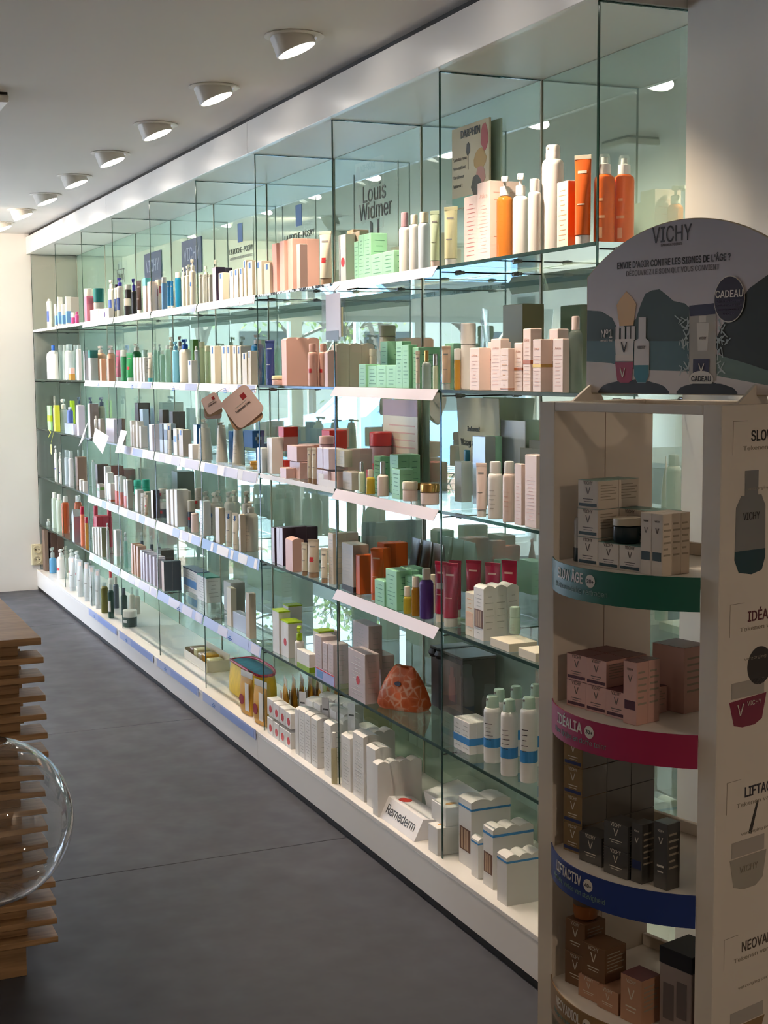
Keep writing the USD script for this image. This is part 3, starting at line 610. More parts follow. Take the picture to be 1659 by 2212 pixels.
4|1|bottle|.008|3.308|.022|.022|.105|0|amberoil|cream cap|hs=0.077;cap=cream;capw=0.8
4|1|tube|.15|3.26|.039|.039|.143|0|crimson||cap=cream
4|1|bottle|.012|3.258|.037|.037|.132|0|purple|cream cap|hs=0.102;cap=cream;capw=0.55
4|1|tube|.09|3.246|.032|.032|.149|0|crimson||cap=cream
4|1|tube|.03|3.204|.032|.032|.155|0|crimson|pink label|cap=cream;band=[[0.55,0.65,"rose"]]
4|1|tube|.15|3.152|.038|.038|.15|0|crimson||cap=cream
4|1|tube|.02|3.132|.037|.037|.16|0|crimson||cap=cream
4|2|carton|.075|4.488|.03|.045|.114|0|purple2||
4|2|carton|.13|4.478|.03|.045|.112|0|purple2||
4|2|carton|.02|4.449|.03|.045|.118|0|purple2|white front|front=lilac
4|2|carton|.13|4.447|.03|.045|.115|0|purple2||
4|2|carton|.075|4.437|.03|.045|.119|0|purple2||
4|2|carton|.075|4.405|.03|.045|.122|0|purple2||
4|2|carton|.02|4.398|.03|.045|.123|0|purple2|white front|front=lilac
4|2|carton|.02|4.366|.03|.045|.126|0|purple2|white front|front=lilac
4|2|carton|.001|4.22|.066|.04|.108|0|pink|round top|dome=1
4|2|tube|.001|4.124|.019|.019|.104|0|cream||cap=tan
4|2|tube|.005|4.069|.036|.036|.119|0|beige|red dot|cap=tan;dot=red
4|2|carton|.09|4.011|.05|.06|.131|0|beige|green side|side=teal2
4|2|tube|.001|3.953|.021|.021|.106|0|cream||cap=tan
4|2|carton|.062|3.915|.04|.042|.154|0|beige|green side|lab=grey
4|2|carton|.02|3.912|.04|.042|.154|0|beige|green side|lab=grey
4|3|pump|.12|5.092|.039|.039|.186|0|putty||hs=0.142;cap=putty
4|3|carton|.005|5.032|.05|.023|.134|0|beige||
4|3|tube|.001|4.926|.024|.024|.132|0|ivory|blue mark|cap=ivory;tab=blue2
4|3|tube|.001|4.846|.021|.021|.132|0|ivory|blue mark|cap=ivory;tab=blue2
4|3|carton|.001|4.762|.02|.02|.135|0|beige||
4|3|pump|.022|4.755|.05|.05|.179|0|ivory||hs=0.138;cap=ivory;lab=grey
4|3|carton|.13|4.538|.03|.045|.107|0|purple2||
4|4|carton|.012|5.785|.04|.05|.143|0|white||
4|4|carton|.075|5.762|.05|.03|.137|0|greige||
4|4|carton|.012|5.714|.04|.05|.149|0|white||
4|4|carton|.012|5.651|.04|.05|.154|0|white||
4|4|jar|.084|5.617|.033|.033|.088|.072|putty|red label|cap=putty;dot=red
4|4|jar|.05|5.612|.033|.033|.111|0|slate|white lid red label|cap=putty;dot=red
4|4|pump|.1|5.574|.042|.042|.149|0|putty||hs=0.105;cap=putty
4|4|pump|.11|5.436|.041|.041|.162|0|putty||hs=0.12;cap=putty
4|4|bottle|.012|5.426|.032|.032|.078|0|rose|broad|hs=0.07;cap=rose;capw=0.9
4|4|pump|.17|5.404|.041|.041|.164|0|putty||hs=0.119;cap=putty
4|4|carton|.02|5.291|.05|.03|.137|0|white|print|lab=grey
4|4|pump|.051|5.29|.046|.046|.169|0|putty|blue mark|hs=0.129;cap=ivory;tab=blue2;lab=grey
4|4|pump|.1|5.253|.04|.04|.172|0|putty||hs=0.134;cap=putty
4|5|carton|.02|6.601|.04|.02|.129|0|white||band=[[0,0.4,"coral"]]
4|5|carton|.075|6.588|.06|.08|.067|0|putty||
4|5|carton|.012|6.525|.03|.024|.134|0|putty||
4|5|jar|.08|6.503|.037|.037|.084|.05|turq2||cap=turq2
4|5|carton|.075|6.432|.06|.08|.08|0|putty||
4|5|carton|.012|6.335|.05|.03|.101|0|white||
4|5|tube|.01|6.257|.015|.015|.092|0|white||
4|5|carton|.17|6.22|.1|.08|.186|0|olive2||
4|5|tube|.01|6.188|.017|.017|.089|0|beige|red label|cap=tan;dot=red
4|5|jar|.041|6.042|.041|.041|.046|.082|putty|red label|cap=putty;dot=red
4|5|carton|.01|6.039|.035|.03|.122|0|dark|white front|front=white
4|5|jar|.041|6.03|.041|.041|.07|0|slate|white lid red label|dot=red
4|6|carton|.005|7.112|.06|.03|.071|0|greige|green leaf|sq=leaf
4|6|carton|.03|7.081|.03|.03|.162|0|white|slim|
4|6|carton|.02|6.985|.03|.03|.137|0|white|slim|
4|6|carton|.005|6.856|.05|.04|.093|0|white|red foot|band=[[0.05,0.15,"rust"]]
4|6|carton|.02|6.791|.04|.03|.136|0|white|red foot|band=[[0,0.45,"coral"]]
4|6|carton|.02|6.712|.04|.03|.135|0|white|red foot|band=[[0,0.45,"coral"]]
4|6|jar|.08|6.668|.038|.038|.07|.05|turq2||cap=turq2
4|7|bottle|.02|7.972|.029|.029|.197|0|frostw||hs=0.155;cap=frost;capw=0.7
4|7|carton|.06|7.932|.06|.052|.162|0|tan2||
4|7|carton|.015|7.633|.04|.02|.057|0|white||
4|7|carton|.015|7.548|.03|.02|.055|0|white||
4|7|carton|.07|7.456|.05|.06|.149|0|brown2||
4|7|carton|.131|7.413|.08|.07|.14|0|rust2||
4|7|carton|.202|7.404|.1|.06|.121|0|rust2||
4|7|bottle|.03|7.404|.017|.017|.179|0|frost||hs=0.167
4|8|pump|.03|8.46|.019|.019|.202|0|white|violet mark|hs=0.161;dot=indigo
4|8|bottle|.15|8.386|.017|.017|.178|0|frost||hs=0.142;cap=frost
4|8|pump|.02|8.268|.019|.019|.174|0|white|violet mark|hs=0.136;dot=indigo
4|8|bottle|.15|8.251|.016|.016|.184|0|frost||hs=0.149;cap=frost
4|8|bottle|.02|8.091|.029|.029|.196|0|frostw||hs=0.154;cap=frost;capw=0.7
5|0|can|.13|3.08|.04|.04|.141|0|white|blue belt|hs=0.11;cap=mint;capw=0.72;band=[[0.24,0.38,"blue"]];lab=dark
5|0|carton|.03|3.075|.044|.022|.079|0|white|blue foot|band=[[0.28,0.5,"blue"]];lab=grey
5|0|carton|.052|3.075|.044|.022|.079|0|white|blue foot|band=[[0.28,0.5,"blue"]];lab=grey
5|0|carton|.073|3.075|.044|.022|.079|0|white|blue foot|band=[[0.28,0.5,"blue"]];lab=grey
5|0|carton|.03|3.032|.043|.021|.08|0|white|blue foot|band=[[0.28,0.5,"blue"]];lab=grey
5|0|carton|.051|3.032|.043|.021|.08|0|white|blue foot|band=[[0.28,0.5,"blue"]];lab=grey
5|0|carton|.073|3.032|.043|.021|.08|0|white|blue foot|band=[[0.28,0.5,"blue"]];lab=grey
5|0|can|.12|2.973|.039|.039|.172|0|white|blue belt|hs=0.142;cap=mint;capw=0.72;band=[[0.24,0.38,"blue"]];lab=dark
5|0|can|.035|2.939|.043|.043|.163|0|white|blue belt|hs=0.135;cap=mint;capw=0.72;band=[[0.24,0.38,"blue"]];lab=dark
5|0|can|.12|2.874|.038|.038|.197|0|white|blue belt|hs=0.169;cap=mint;capw=0.72;band=[[0.24,0.38,"blue"]];lab=dark
5|0|can|.02|2.826|.041|.041|.18|0|white|blue belt|hs=0.152;cap=mint;capw=0.72;band=[[0.24,0.38,"blue"]];lab=dark
5|0|can|.035|2.76|.041|.041|.198|0|white|blue belt|hs=0.172;cap=mint;capw=0.72;band=[[0.24,0.38,"blue"]];lab=dark
5|1|carton|.091|3.721|.107|.044|.114|0|mauve2||lab=grey
5|1|carton|.047|3.707|.121|.043|.13|.077|mauve2||lab=grey
5|1|carton|.001|3.626|.126|.045|.143|0|mauve2|red dot|dot=red;lab=grey
5|2|carton|.075|4.476|.05|.05|.149|0|white|lime top|tp=lime
5|2|carton|.015|4.403|.066|.04|.145|0|white|lime top|tp=lime
5|2|carton|.02|4.324|.078|.05|.12|0|white|red dot|tp=lime;dot=red
5|2|pump|.001|4.191|.03|.03|.13|0|white|lime pump|hs=0.084;cap=lime
5|2|carton|.075|4.133|.05|.05|.116|0|mauve2||
5|2|carton|.001|4.079|.111|.025|.06|0|white||band=[[0,0.3,"lime2"]]
5|2|carton|.027|4.059|.05|.05|.135|0|white|lime foot|tp=lime;band=[[0,0.07,"lime2"]]
5|2|carton|.012|3.998|.056|.05|.129|0|mauve2||lab=grey
5|2|carton|.012|3.95|.041|.05|.117|0|mauve2||lab=grey
5|2|carton|.012|3.9|.044|.05|.122|0|mauve2||lab=grey
5|3|carton|.02|4.955|.05|.022|.144|0|cream||
5|3|carton|.025|4.793|.155|.03|.062|0|paleblue2||
5|3|carton|.01|4.705|.04|.025|.162|0|beige||
5|4|carton|.012|5.889|.04|.038|.129|0|slate|cream front|front=rose
5|4|carton|.05|5.889|.04|.038|.129|0|slate|cream front|front=rose
5|4|carton|.11|5.713|.226|.053|.099|0|white|blue print|tp=navy3;photo=blue5;lab=grey
5|4|carton|.09|5.512|.136|.059|.106|0|white|green top|tp=teal2;lab=grey
5|4|carton|.11|5.246|.091|.059|.118|0|greige|gold print|dot=gold;lab=grey
5|5|pump|.13|6.592|.018|.018|.162|0|slate||hs=0.119;cap=frost
5|5|carton|.012|6.462|.03|.04|.143|0|peach2||
5|5|pump|.13|6.451|.017|.017|.165|0|slate||hs=0.123;cap=frost
5|5|carton|.012|6.407|.03|.04|.143|0|peach2||
5|5|carton|.12|6.354|.08|.031|.117|0|brown2||
5|5|carton|.151|6.354|.08|.031|.117|0|brown2||
5|5|carton|.012|6.354|.03|.04|.142|0|peach2||
5|5|carton|.012|6.279|.03|.05|.132|0|lilac||
5|5|carton|.012|6.236|.03|.05|.129|0|lilac||
5|5|carton|.012|6.185|.03|.05|.128|0|lilac||
5|5|carton|.012|6.118|.03|.05|.129|0|lilac||
5|5|carton|.012|6.052|.03|.05|.129|0|lilac||
5|5|carton|.01|5.975|.03|.03|.131|0|mauve3||
5|6|carton|.012|7.325|.03|.03|.132|0|white|slim|
5|6|carton|.012|7.26|.03|.03|.138|0|white|slim|
5|6|carton|.012|7.193|.03|.03|.145|0|white|slim|
5|6|carton|.012|7.127|.03|.04|.15|0|putty|olive side|side=olive
5|6|pump|.02|7.048|.014|.014|.182|0|white|mint stripe|hs=0.147
5|6|carton|.012|6.792|.06|.03|.171|0|white|mint corner|band=[[0,0.25,"mint"]]
5|6|pump|.13|6.785|.018|.018|.158|0|slate||hs=0.115;cap=frost
5|6|pump|.02|6.66|.018|.018|.176|0|aqua|mint stripe|hs=0.133
5|7|carton|.005|7.805|.06|.04|.182|0|silver2|peaked top|peak=1
5|7|bottle|.11|7.775|.031|.031|.201|0|crimson2|red cap|hs=0.141;cap=crimson2;capw=0.75
5|7|bottle|.01|7.64|.025|.025|.215|0|salmon|red cap|hs=0.172;cap=crimson2;capw=0.85
5|7|bottle|.126|7.504|.03|.03|.224|0|crimson2|red cap|hs=0.167;cap=crimson2;capw=0.75
5|7|bottle|.001|7.473|.017|.017|.173|0|honey|red cap|hs=0.141;cap=crimson2;capw=0.9
5|7|carton|.06|7.461|.07|.032|.175|0|crimson2||
5|7|carton|.092|7.461|.07|.032|.175|0|crimson2||
5|8|bottle|.025|8.759|.023|.023|.04|0|frost||hs=0.024
5|8|bottle|.03|8.592|.039|.039|.216|0|palegreen2|white cap|hs=0.184;capw=0.6
5|8|bottle|.02|8.383|.036|.036|.223|0|palegreen2|white cap|hs=0.19;capw=0.6
5|8|bottle|.03|8.272|.046|.046|.218|0|amber2|white cap|hs=0.182;capw=0.6
5|8|bottle|.08|8.141|.046|.046|.23|0|amber2|white cap|hs=0.193;capw=0.6
6|0|carton|.03|3.022|.069|.055|.176|0|white|leg photo|photo=brown;band=[[0.84,0.87,"blue"]];dome=1
6|0|carton|.085|3.022|.069|.055|.176|0|white|leg photo|photo=brown;band=[[0.84,0.87,"blue"]];dome=1
6|0|carton|.015|2.956|.037|.024|.102|0|white|blue stripe|band=[[0.84,0.88,"blue"]];dome=1
6|0|carton|.015|2.88|.049|.037|.152|0|white|leg photo|photo=brown;band=[[0.84,0.88,"blue"]];dome=1
6|0|carton|.052|2.88|.049|.037|.152|0|white|leg photo|photo=brown;band=[[0.84,0.88,"blue"]];dome=1
6|0|carton|.088|2.88|.049|.037|.152|0|white|leg photo|photo=brown;band=[[0.84,0.88,"blue"]];dome=1
6|0|carton|-.005|2.774|.047|.033|.121|0|white|blue stripe|band=[[0.84,0.88,"blue"]];dome=1
6|0|carton|.028|2.774|.047|.033|.121|0|white|blue stripe|band=[[0.84,0.88,"blue"]];dome=1
6|0|carton|.061|2.774|.047|.033|.121|0|white|blue stripe|band=[[0.84,0.88,"blue"]];dome=1
6|1|carton|.075|3.748|.045|.036|.173|0|white|round top|dome=1
6|1|carton|.111|3.748|.045|.036|.173|0|white|round top|dome=1
6|1|carton|0|3.742|.071|.05|.166|0|white|round top|dome=1;lab=grey
6|1|carton|0|3.64|.081|.05|.195|0|white|round top|dome=1;lab=grey
6|1|carton|0|3.555|.064|.05|.18|0|white|round top|dome=1
6|1|carton|-.018|3.497|.035|.034|.155|0|white|round top|dome=1
6|1|carton|.016|3.497|.035|.034|.155|0|white|round top|dome=1
6|1|carton|.049|3.497|.035|.034|.155|0|white|round top|dome=1
6|1|carton|.083|3.497|.035|.034|.155|0|white|round top|dome=1
6|2|carton|0|4.439|.058|.04|.057|0|white|red dot|dot=red
6|2|carton|0|4.436|.058|.04|.057|.066|white|red dot|dot=red
6|2|carton|0|4.378|.057|.04|.055|0|white|red dot|dot=red
6|2|carton|0|4.375|.057|.04|.055|.066|white|red dot|dot=red
6|2|carton|0|4.317|.055|.04|.054|0|white|red dot|dot=red
6|2|carton|0|4.315|.055|.04|.054|.066|white|red dot|dot=red
6|2|carton|.125|4.263|.06|.05|.166|0|white|back row|dome=1
6|2|carton|0|4.259|.054|.04|.053|0|white|red dot|dot=red
6|2|carton|0|4.256|.054|.04|.052|.066|white|red dot|dot=red
6|2|carton|.065|4.225|.061|.05|.165|0|white|shaded row|dome=1
6|2|carton|.125|4.192|.058|.05|.171|0|white|back row|dome=1
6|2|carton|0|4.184|.031|.05|.155|0|white|round top|dome=1
6|2|carton|.065|4.154|.059|.05|.17|0|white|shaded row|dome=1
6|2|carton|0|4.128|.051|.05|.16|0|white|round top|dome=1;lab=grey
6|2|carton|.125|4.123|.057|.05|.175|0|white|back row|dome=1
6|2|carton|.065|4.084|.057|.05|.175|0|white|shaded row|dome=1
6|2|carton|0|4.074|.05|.05|.16|0|white|round top|dome=1;lab=grey
6|2|carton|.125|4.056|.055|.05|.179|0|white|back row|dome=1
6|2|carton|.065|4.016|.056|.05|.179|0|white|shaded row|dome=1
6|2|carton|0|4.014|.053|.05|.159|0|white|round top|dome=1;lab=grey
6|2|carton|.14|3.971|.064|.05|.126|0|white|round top|dome=1
6|2|carton|.065|3.95|.054|.05|.184|0|white|shaded row|dome=1
6|2|carton|.116|3.906|.064|.05|.144|0|white|round top|dome=1
6|2|carton|.041|3.899|.03|.05|.179|0|white|round top|dome=1
6|2|carton|0|3.898|.058|.04|.17|0|white|round top|dome=1;lab=grey
6|2|bottle|-.018|3.839|.018|.018|.157|0|oilpale|white cap|hs=0.11;capw=0.7
6|6|tube|0|7.25|.029|.029|.208|0|frostw|red top mark|cap=frostw;sq=rose
6|6|bottle|.09|7.228|.029|.029|.168|0|slate||hs=0.127;cap=putty
6|6|bottle|.15|7.13|.029|.029|.122|0|putty||hs=0.083;cap=frost
6|6|bottle|0|7.107|.036|.036|.159|0|oilgreen2|pink shoulder|hs=0.139;cap=frost
6|6|bottle|.08|7.014|.033|.033|.138|0|darkgreen||hs=0.102;cap=slate
6|6|bottle|.15|7.009|.028|.028|.129|0|putty||hs=0.093;cap=frost
6|6|bottle|0|6.949|.03|.03|.171|0|darkgreen|white label|hs=0.141;cap=frost;lab=white
6|6|jar|.01|6.66|.072|.072|.081|0|darkgreen|cream lid|cap=ivory;dot=white
6|7|tube|-.005|7.913|.037|.037|.193|0|frostw|pink mark|cap=frostw;sq=rose
6|7|tube|-.005|7.691|.036|.036|.202|0|frostw|pink mark|cap=frostw;sq=rose
6|7|tube|0|7.532|.03|.03|.209|0|frostw|red top mark|cap=frostw;sq=rose
6|7|bottle|.1|7.398|.032|.032|.173|0|putty|red cap|hs=0.137;cap=red
6|7|tube|0|7.389|.03|.03|.21|0|frostw|red top mark|cap=frostw;sq=rose
6|8|carton|.012|8.788|.08|.023|.255|0|tan2||
6|8|carton|.05|8.788|.08|.04|.237|0|brown3||
6|8|carton|.09|8.771|.08|.04|.212|0|brown3||
6|8|pump|.02|8.671|.043|.043|.159|0|skyblue2||hs=0.097;cap=frost
6|8|pump|.1|8.666|.046|.046|.161|0|putty||hs=0.11;cap=putty
6|8|pump|.02|8.414|.056|.056|.177|0|white|red mark|hs=0.132;dot=red
6|8|pump|.05|8.214|.041|.041|.2|0|white|red mark|hs=0.156;dot=red
6|8|pump|.06|8.106|.043|.043|.201|0|white|red mark|hs=0.157;dot=red
"""
# ------------------------------------------------------------------ goods on the shelves
TH = math.radians(-150)     # the side of a round thing that faces the aisle and the entrance
A0, A1 = -190, -105
def bars(n, h0, h1, y0, y1, rr):
    out = []
    for i in range(n):
        z = h1 - (h1 - h0) * (i + .5) / n; L = (y1 - y0) * rr.uniform(.35, .95); c = (y0 + y1) / 2 + (y1 - y0) * rr.uniform(-.05, .05)
        out.append((c - L / 2, c + L / 2, z, (h1 - h0) / n * rr.uniform(.22, .45)))
    return out
def build_carton(t, g):
    w, d, h = g['w'], g['d'], g['h']; c = g['c']; rr = random.Random(int(h * 1e4) + int(w * 1e3)); e = 0.0004
    if g.get('dome'):
        n = 6; pr = [(0, 0)] + [(d * (0.5 + 0.5 * s_), h - 0.007 * s_ * s_) for s_ in np.linspace(1, -1, n + 1)]
        pr = [(0, 0), (d, 0)] + pr[1:]
        body = xf(prism(Polygon(pr), w), (0, w, 0), (1, 0, 0), (0, 0, 1), (0, -1, 0)); htop = h - 0.007
    elif g.get('peak'):
        pr = Polygon([(0, 0), (w, 0), (w, h * .8), (w * .62, h), (w * .38, h), (0, h * .8)])
        body = xf(prism(pr, d), (0, 0, 0), (0, 1, 0), (0, 0, 1), (1, 0, 0)); htop = h * .8
    else: body = cbox(0, d, 0, w, 0, h, 0.0008); htop = h
    part(t, 'carton', body, goods(c), 20 if g.get('dome') else False)
    if not g.get('dome') and not g.get('peak') and h > .05 and 'tp' not in g: part(t, 'flap', cbox(0.0015, d - 0.0015, 0.0015, w - 0.0015, h - 0.0002, h + 0.0007, 0.0002), goods(c))
    if g.get('tp'): part(t, 'top_panel', bx(-e, d + e, -e, w + e, h - 0.004, h + e), goods(g['tp']), label=f"{g['tp'].rstrip('0123456789')} top of the carton")
    for z0, z1, cc in g.get('band', []): part(t, 'band', bx(-e, d + e, -e, w + e, max(0.0005, z0 * h), min(htop - .0005, z1 * h) if z1 < 1 else h + e), goods(cc))
    if g.get('front'): part(t, 'front_panel', bx(-e, 0, 0.0005, w - .0005, .0005, htop - .0005), goods(g['front']))
    if g.get('side'): part(t, 'side_panel', bx(.0005, d - .0005, -e, 0, .0005, htop - .0005), goods(g['side']))
    if g.get('tab'): part(t, 'tab', bx(-2 * e, 0, w * .36, w * .66, htop * .80, htop * .975), goods(g['tab']))
    if g.get('sq'): part(t, 'colour_square', cat(bx(-2 * e, 0, w * .15, w * .85, h * .50, h * .72), bx(d * .12, d * .92, -2 * e, 0, h * .58, h * .8)), goods(g['sq']))
    if g.get('dot'): part(t, 'round_mark', xf(lathe([(0, 0), (min(w, .05) * .26, 0), (min(w, .05) * .26, .0006), (0, .0006)], 14), (0, w * .42, h * .42), (0, 1, 0), (0, 0, 1), (-1, 0, 0)), goods(g['dot']))
    if g.get('photo'):
        part(t, 'photo_print', bx(-2 * e, 0, w * .08, w * .92, h * .22, h * .55), goods(g['photo']))
        if g['photo'] == 'brown': part(t, 'photo_legs', cat(*[bx(-3 * e, 0, w * (a_), w * (a_ + .14), h * .24, h * .53) for a_ in (.22, .42, .64)]), goods('tan'))
    if g.get('cross'):
        part(t, 'white_cross', cat(bx(d * .40, d * .60, -2 * e, 0, h * .25, h * .85), bx(d * .25, d * .75, -2 * e, 0, h * .45, h * .65)), goods('paleblue2'))
    if g.get('lab'):
        m_ = M_PRINT.get(g['lab'], M_PRINT['grey']); q = []
        n = max(4, int(h / .012))
        for a, b, z, th in bars(n, h * .08, htop * (.72 if g['lab'] == 'pink' else .9), w * .12, w * .88, rr): q.append(bx(-e * .8, 0, a, b, z, z + min(.0022, th * .4)))
        if d > .03:
            for a, b, z, th in bars(max(3, int(h / .02)), h * .15, htop * .9, d * .12, d * .88, rr): q.append(bx(a, b, -e * .8, 0, z, z + min(.0018, th * .35)))
        part(t, 'printed_lines', cat(*q), m_, kind='stuff')
        if g['lab'] == 'pink' and g['s'] in '12' and g['bay'] == 0:
            part(t, 'lettering', text('Av\u00e8ne', h * .05, (0, w / 2, h * .8), (0, -1, 0), (0, 0, 1), (-1, 0, 0), e, centre=True, width=w * .62), M_PRINT['pink'])
def label_round(t, g, r, z0, z1, cx, cy, cone=None):
    mv = lambda q: (q[0] + np.array([cx, cy, 0]), q[1])
    for a, b, cc in g.get('band', []): part(t, 'band', mv(arcpatch(r, a * g['h'], b * g['h'], 0, 360, 20, cone=cone)), goods(cc))
    if g.get('lab'):
        lc = g['lab']
        if lc in M_PRINT and lc not in ('white',):
            rr = random.Random(int(z1 * 1e4))
            part(t, 'printed_lines', cat(*[mv(arcpatch(r, z, z + min(.003, th * .4), A0 + 42 - (b - a) / 2, A0 + 42 + (b - a) / 2, 4, cone=cone)) for a, b, z, th in bars(5, z0 + (z1 - z0) * .1, z0 + (z1 - z0) * .9, 0, 70, rr)]), M_PRINT[lc], kind='stuff')
        else: part(t, 'label', mv(arcpatch(r, z0 + (z1 - z0) * .2, z0 + (z1 - z0) * .85, A0 + 5, A1 - 5, 6, cone=cone)), goods(lc))
    if g.get('dot'): part(t, 'round_mark', mv(arcpatch(r, z0 + (z1 - z0) * .45, z0 + (z1 - z0) * .45 + min(r * .8, .014), A0 + 22, A0 + 62, 4, .0006, cone=cone)), goods(g['dot']))
    if g.get('tab'): part(t, 'tab', mv(arcpatch(r, z0 + (z1 - z0) * .72, z0 + (z1 - z0) * .92, A0 + 18, A0 + 48, 4, .0006, cone=cone)), goods(g['tab']))
def build_round(t, g):
    k = g['k']; r = g['w'] / 2; sx = g['d'] / g['w']; h = g['h']; hs = g.get('hs') or h * .8; cx, cy = g['d'] / 2, r
    c = goods(g['c']); cap = goods(g.get('cap', 'white')); n = 20
    L = lambda p_, nn=n: lathe(p_, nn, sx, 1.0, cx, cy)
    if k == 'jar':
        zl = h * (1 - g.get('lidf', .42)); cw = r * (g.get('capw') or 1.0)
        part(t, 'jar_body', L([(0, 0), (r * .9, 0), (r * .97, .003), (r * .97, zl - .003), (r * .85, zl), (0, zl)]), c, 35)
        part(t, 'lid', L([(0, zl + .0003), (cw * .98, zl + .0003), (cw, zl + .002), (cw, h - .004), (cw * .92, h - .0008), (cw * .7, h), (0, h)]), cap, 35)
        label_round(t, g, r * .97, 0.003, zl - .003, cx, cy); return
    if k == 'can':
        cr = r * (g.get('capw') or .66)
        part(t, 'can_body', L([(0, 0), (r * .93, 0), (r, .004), (r, hs - r * .55), (r * .96, hs - r * .3), (r * .86, hs - r * .08), (r * .72, hs), (0, hs)]), c, 35)
        part(t, 'cap', L([(0, hs + .0003), (cr, hs + .0003), (cr, hs + (h - hs) * .45), (cr * .96, hs + (h - hs) * .5), (cr * .96, h - .004), (cr * .85, h), (0, h)]), cap, 35)
        part(t, 'spray_nozzle', rod((cx - cr * 1.02, cy - cr * .2, h - (h - hs) * .25), (cx - cr * .5, cy, h - (h - hs) * .25), .003), goods('grey') if 'grey' in COL else cap)
        label_round(t, g, r, hs * .35, hs * .8, cx, cy); return
    if k == 'spray':
        part(t, 'bottle_body', L([(0, 0), (r * .93, 0), (r, .004), (r, hs - r * .6), (r * .93, hs - r * .25), (r * .62, hs), (0, hs)]), c, 35)
        z1 = hs + (h - hs) * .5; part(t, 'collar', L([(0, hs + .0003), (r * .62, hs + .0003), (r * .6, z1), (r * .34, z1 + .002), (r * .3, h - .006), (0, h - .006)]), goods('white'), 35)
        part(t, 'clear_overcap', L([(r * .56, z1 + .0003), (r * .53, h - .006), (r * .44, h), (0, h)]), goods('clear'), 35)
        part(t, 'printed_lines', cat(*[(q[0] + np.array([cx, cy, 0]), q[1]) for q in (arcpatch(r, hs * .38, hs * .42, A0 + 20, A0 + 70), arcpatch(r, hs * .1, hs * .25, A0 + 30, A0 + 58), arcpatch(r, hs * .62, hs * .66, A0 + 35, A0 + 60))]), plain('print_pale_orange', 'f0b488', .5), kind='stuff'); return
    cone = None
    if g.get('cone'):
        cone = lambda z: r * (1.0 - .28 * z / hs)
        body = [(0, 0), (r * .96, 0), (r, .004), (cone(hs), hs - .004), (cone(hs) * .9, hs), (0, hs)]
        neck = cone(hs) * .5
    else:
        nr = max(.004, r * (g.get('capw') or .5)); sh_ = min(r * .7, hs * .25); neck = min(nr, r * .98)
        body = [(0, 0), (r * .93, 0), (r, .003), (r, hs - sh_), (r * .95, hs - sh_ * .55), (neck + (r - neck) * .45, hs - sh_ * .18), (neck * .9, hs), (0, hs)]
    part(t, 'bottle_body', L(body), c, 35)
    if k == 'pump':
        nr = max(.004, min(r * .62, .013)); H = h - hs
        part(t, 'collar', L([(0, hs + .0002), (nr, hs + .0002), (nr, hs + H * .42), (nr * .8, hs + H * .48), (nr * .3, hs + H * .5), (nr * .3, h - H * .2), (0, h - H * .2)], 14), cap, 35)
        a = math.radians(-118); dx, dy = math.cos(a), math.sin(a); hw = nr * .62
        head = cat(cbox(-hw, nr * 2.3, -hw, hw, h - H * .22, h - H * .03, .001), cbox(nr * 1.7, nr * 2.4, -hw * .8, hw * .8, h - H * .34, h - H * .2, .001), cyl(nr * .72, h - H * .24, h, 12))
        part(t, 'pump_head', xf(head, (cx, cy, 0), (dx, dy, 0), (-dy, dx, 0), (0, 0, 1)), cap, 35)
    else:
        cr = min(neck * 1.02 + .0004, r * 1.0)
        part(t, 'cap', L([(0, hs + .0003), (cr, hs + .0003), (cr, h - .003), (cr * .9, h - .0006), (cr * .6, h), (0, h)], 16), cap, 35)
    label_round(t, g, r, hs * .12, hs * .72, cx, cy, cone)
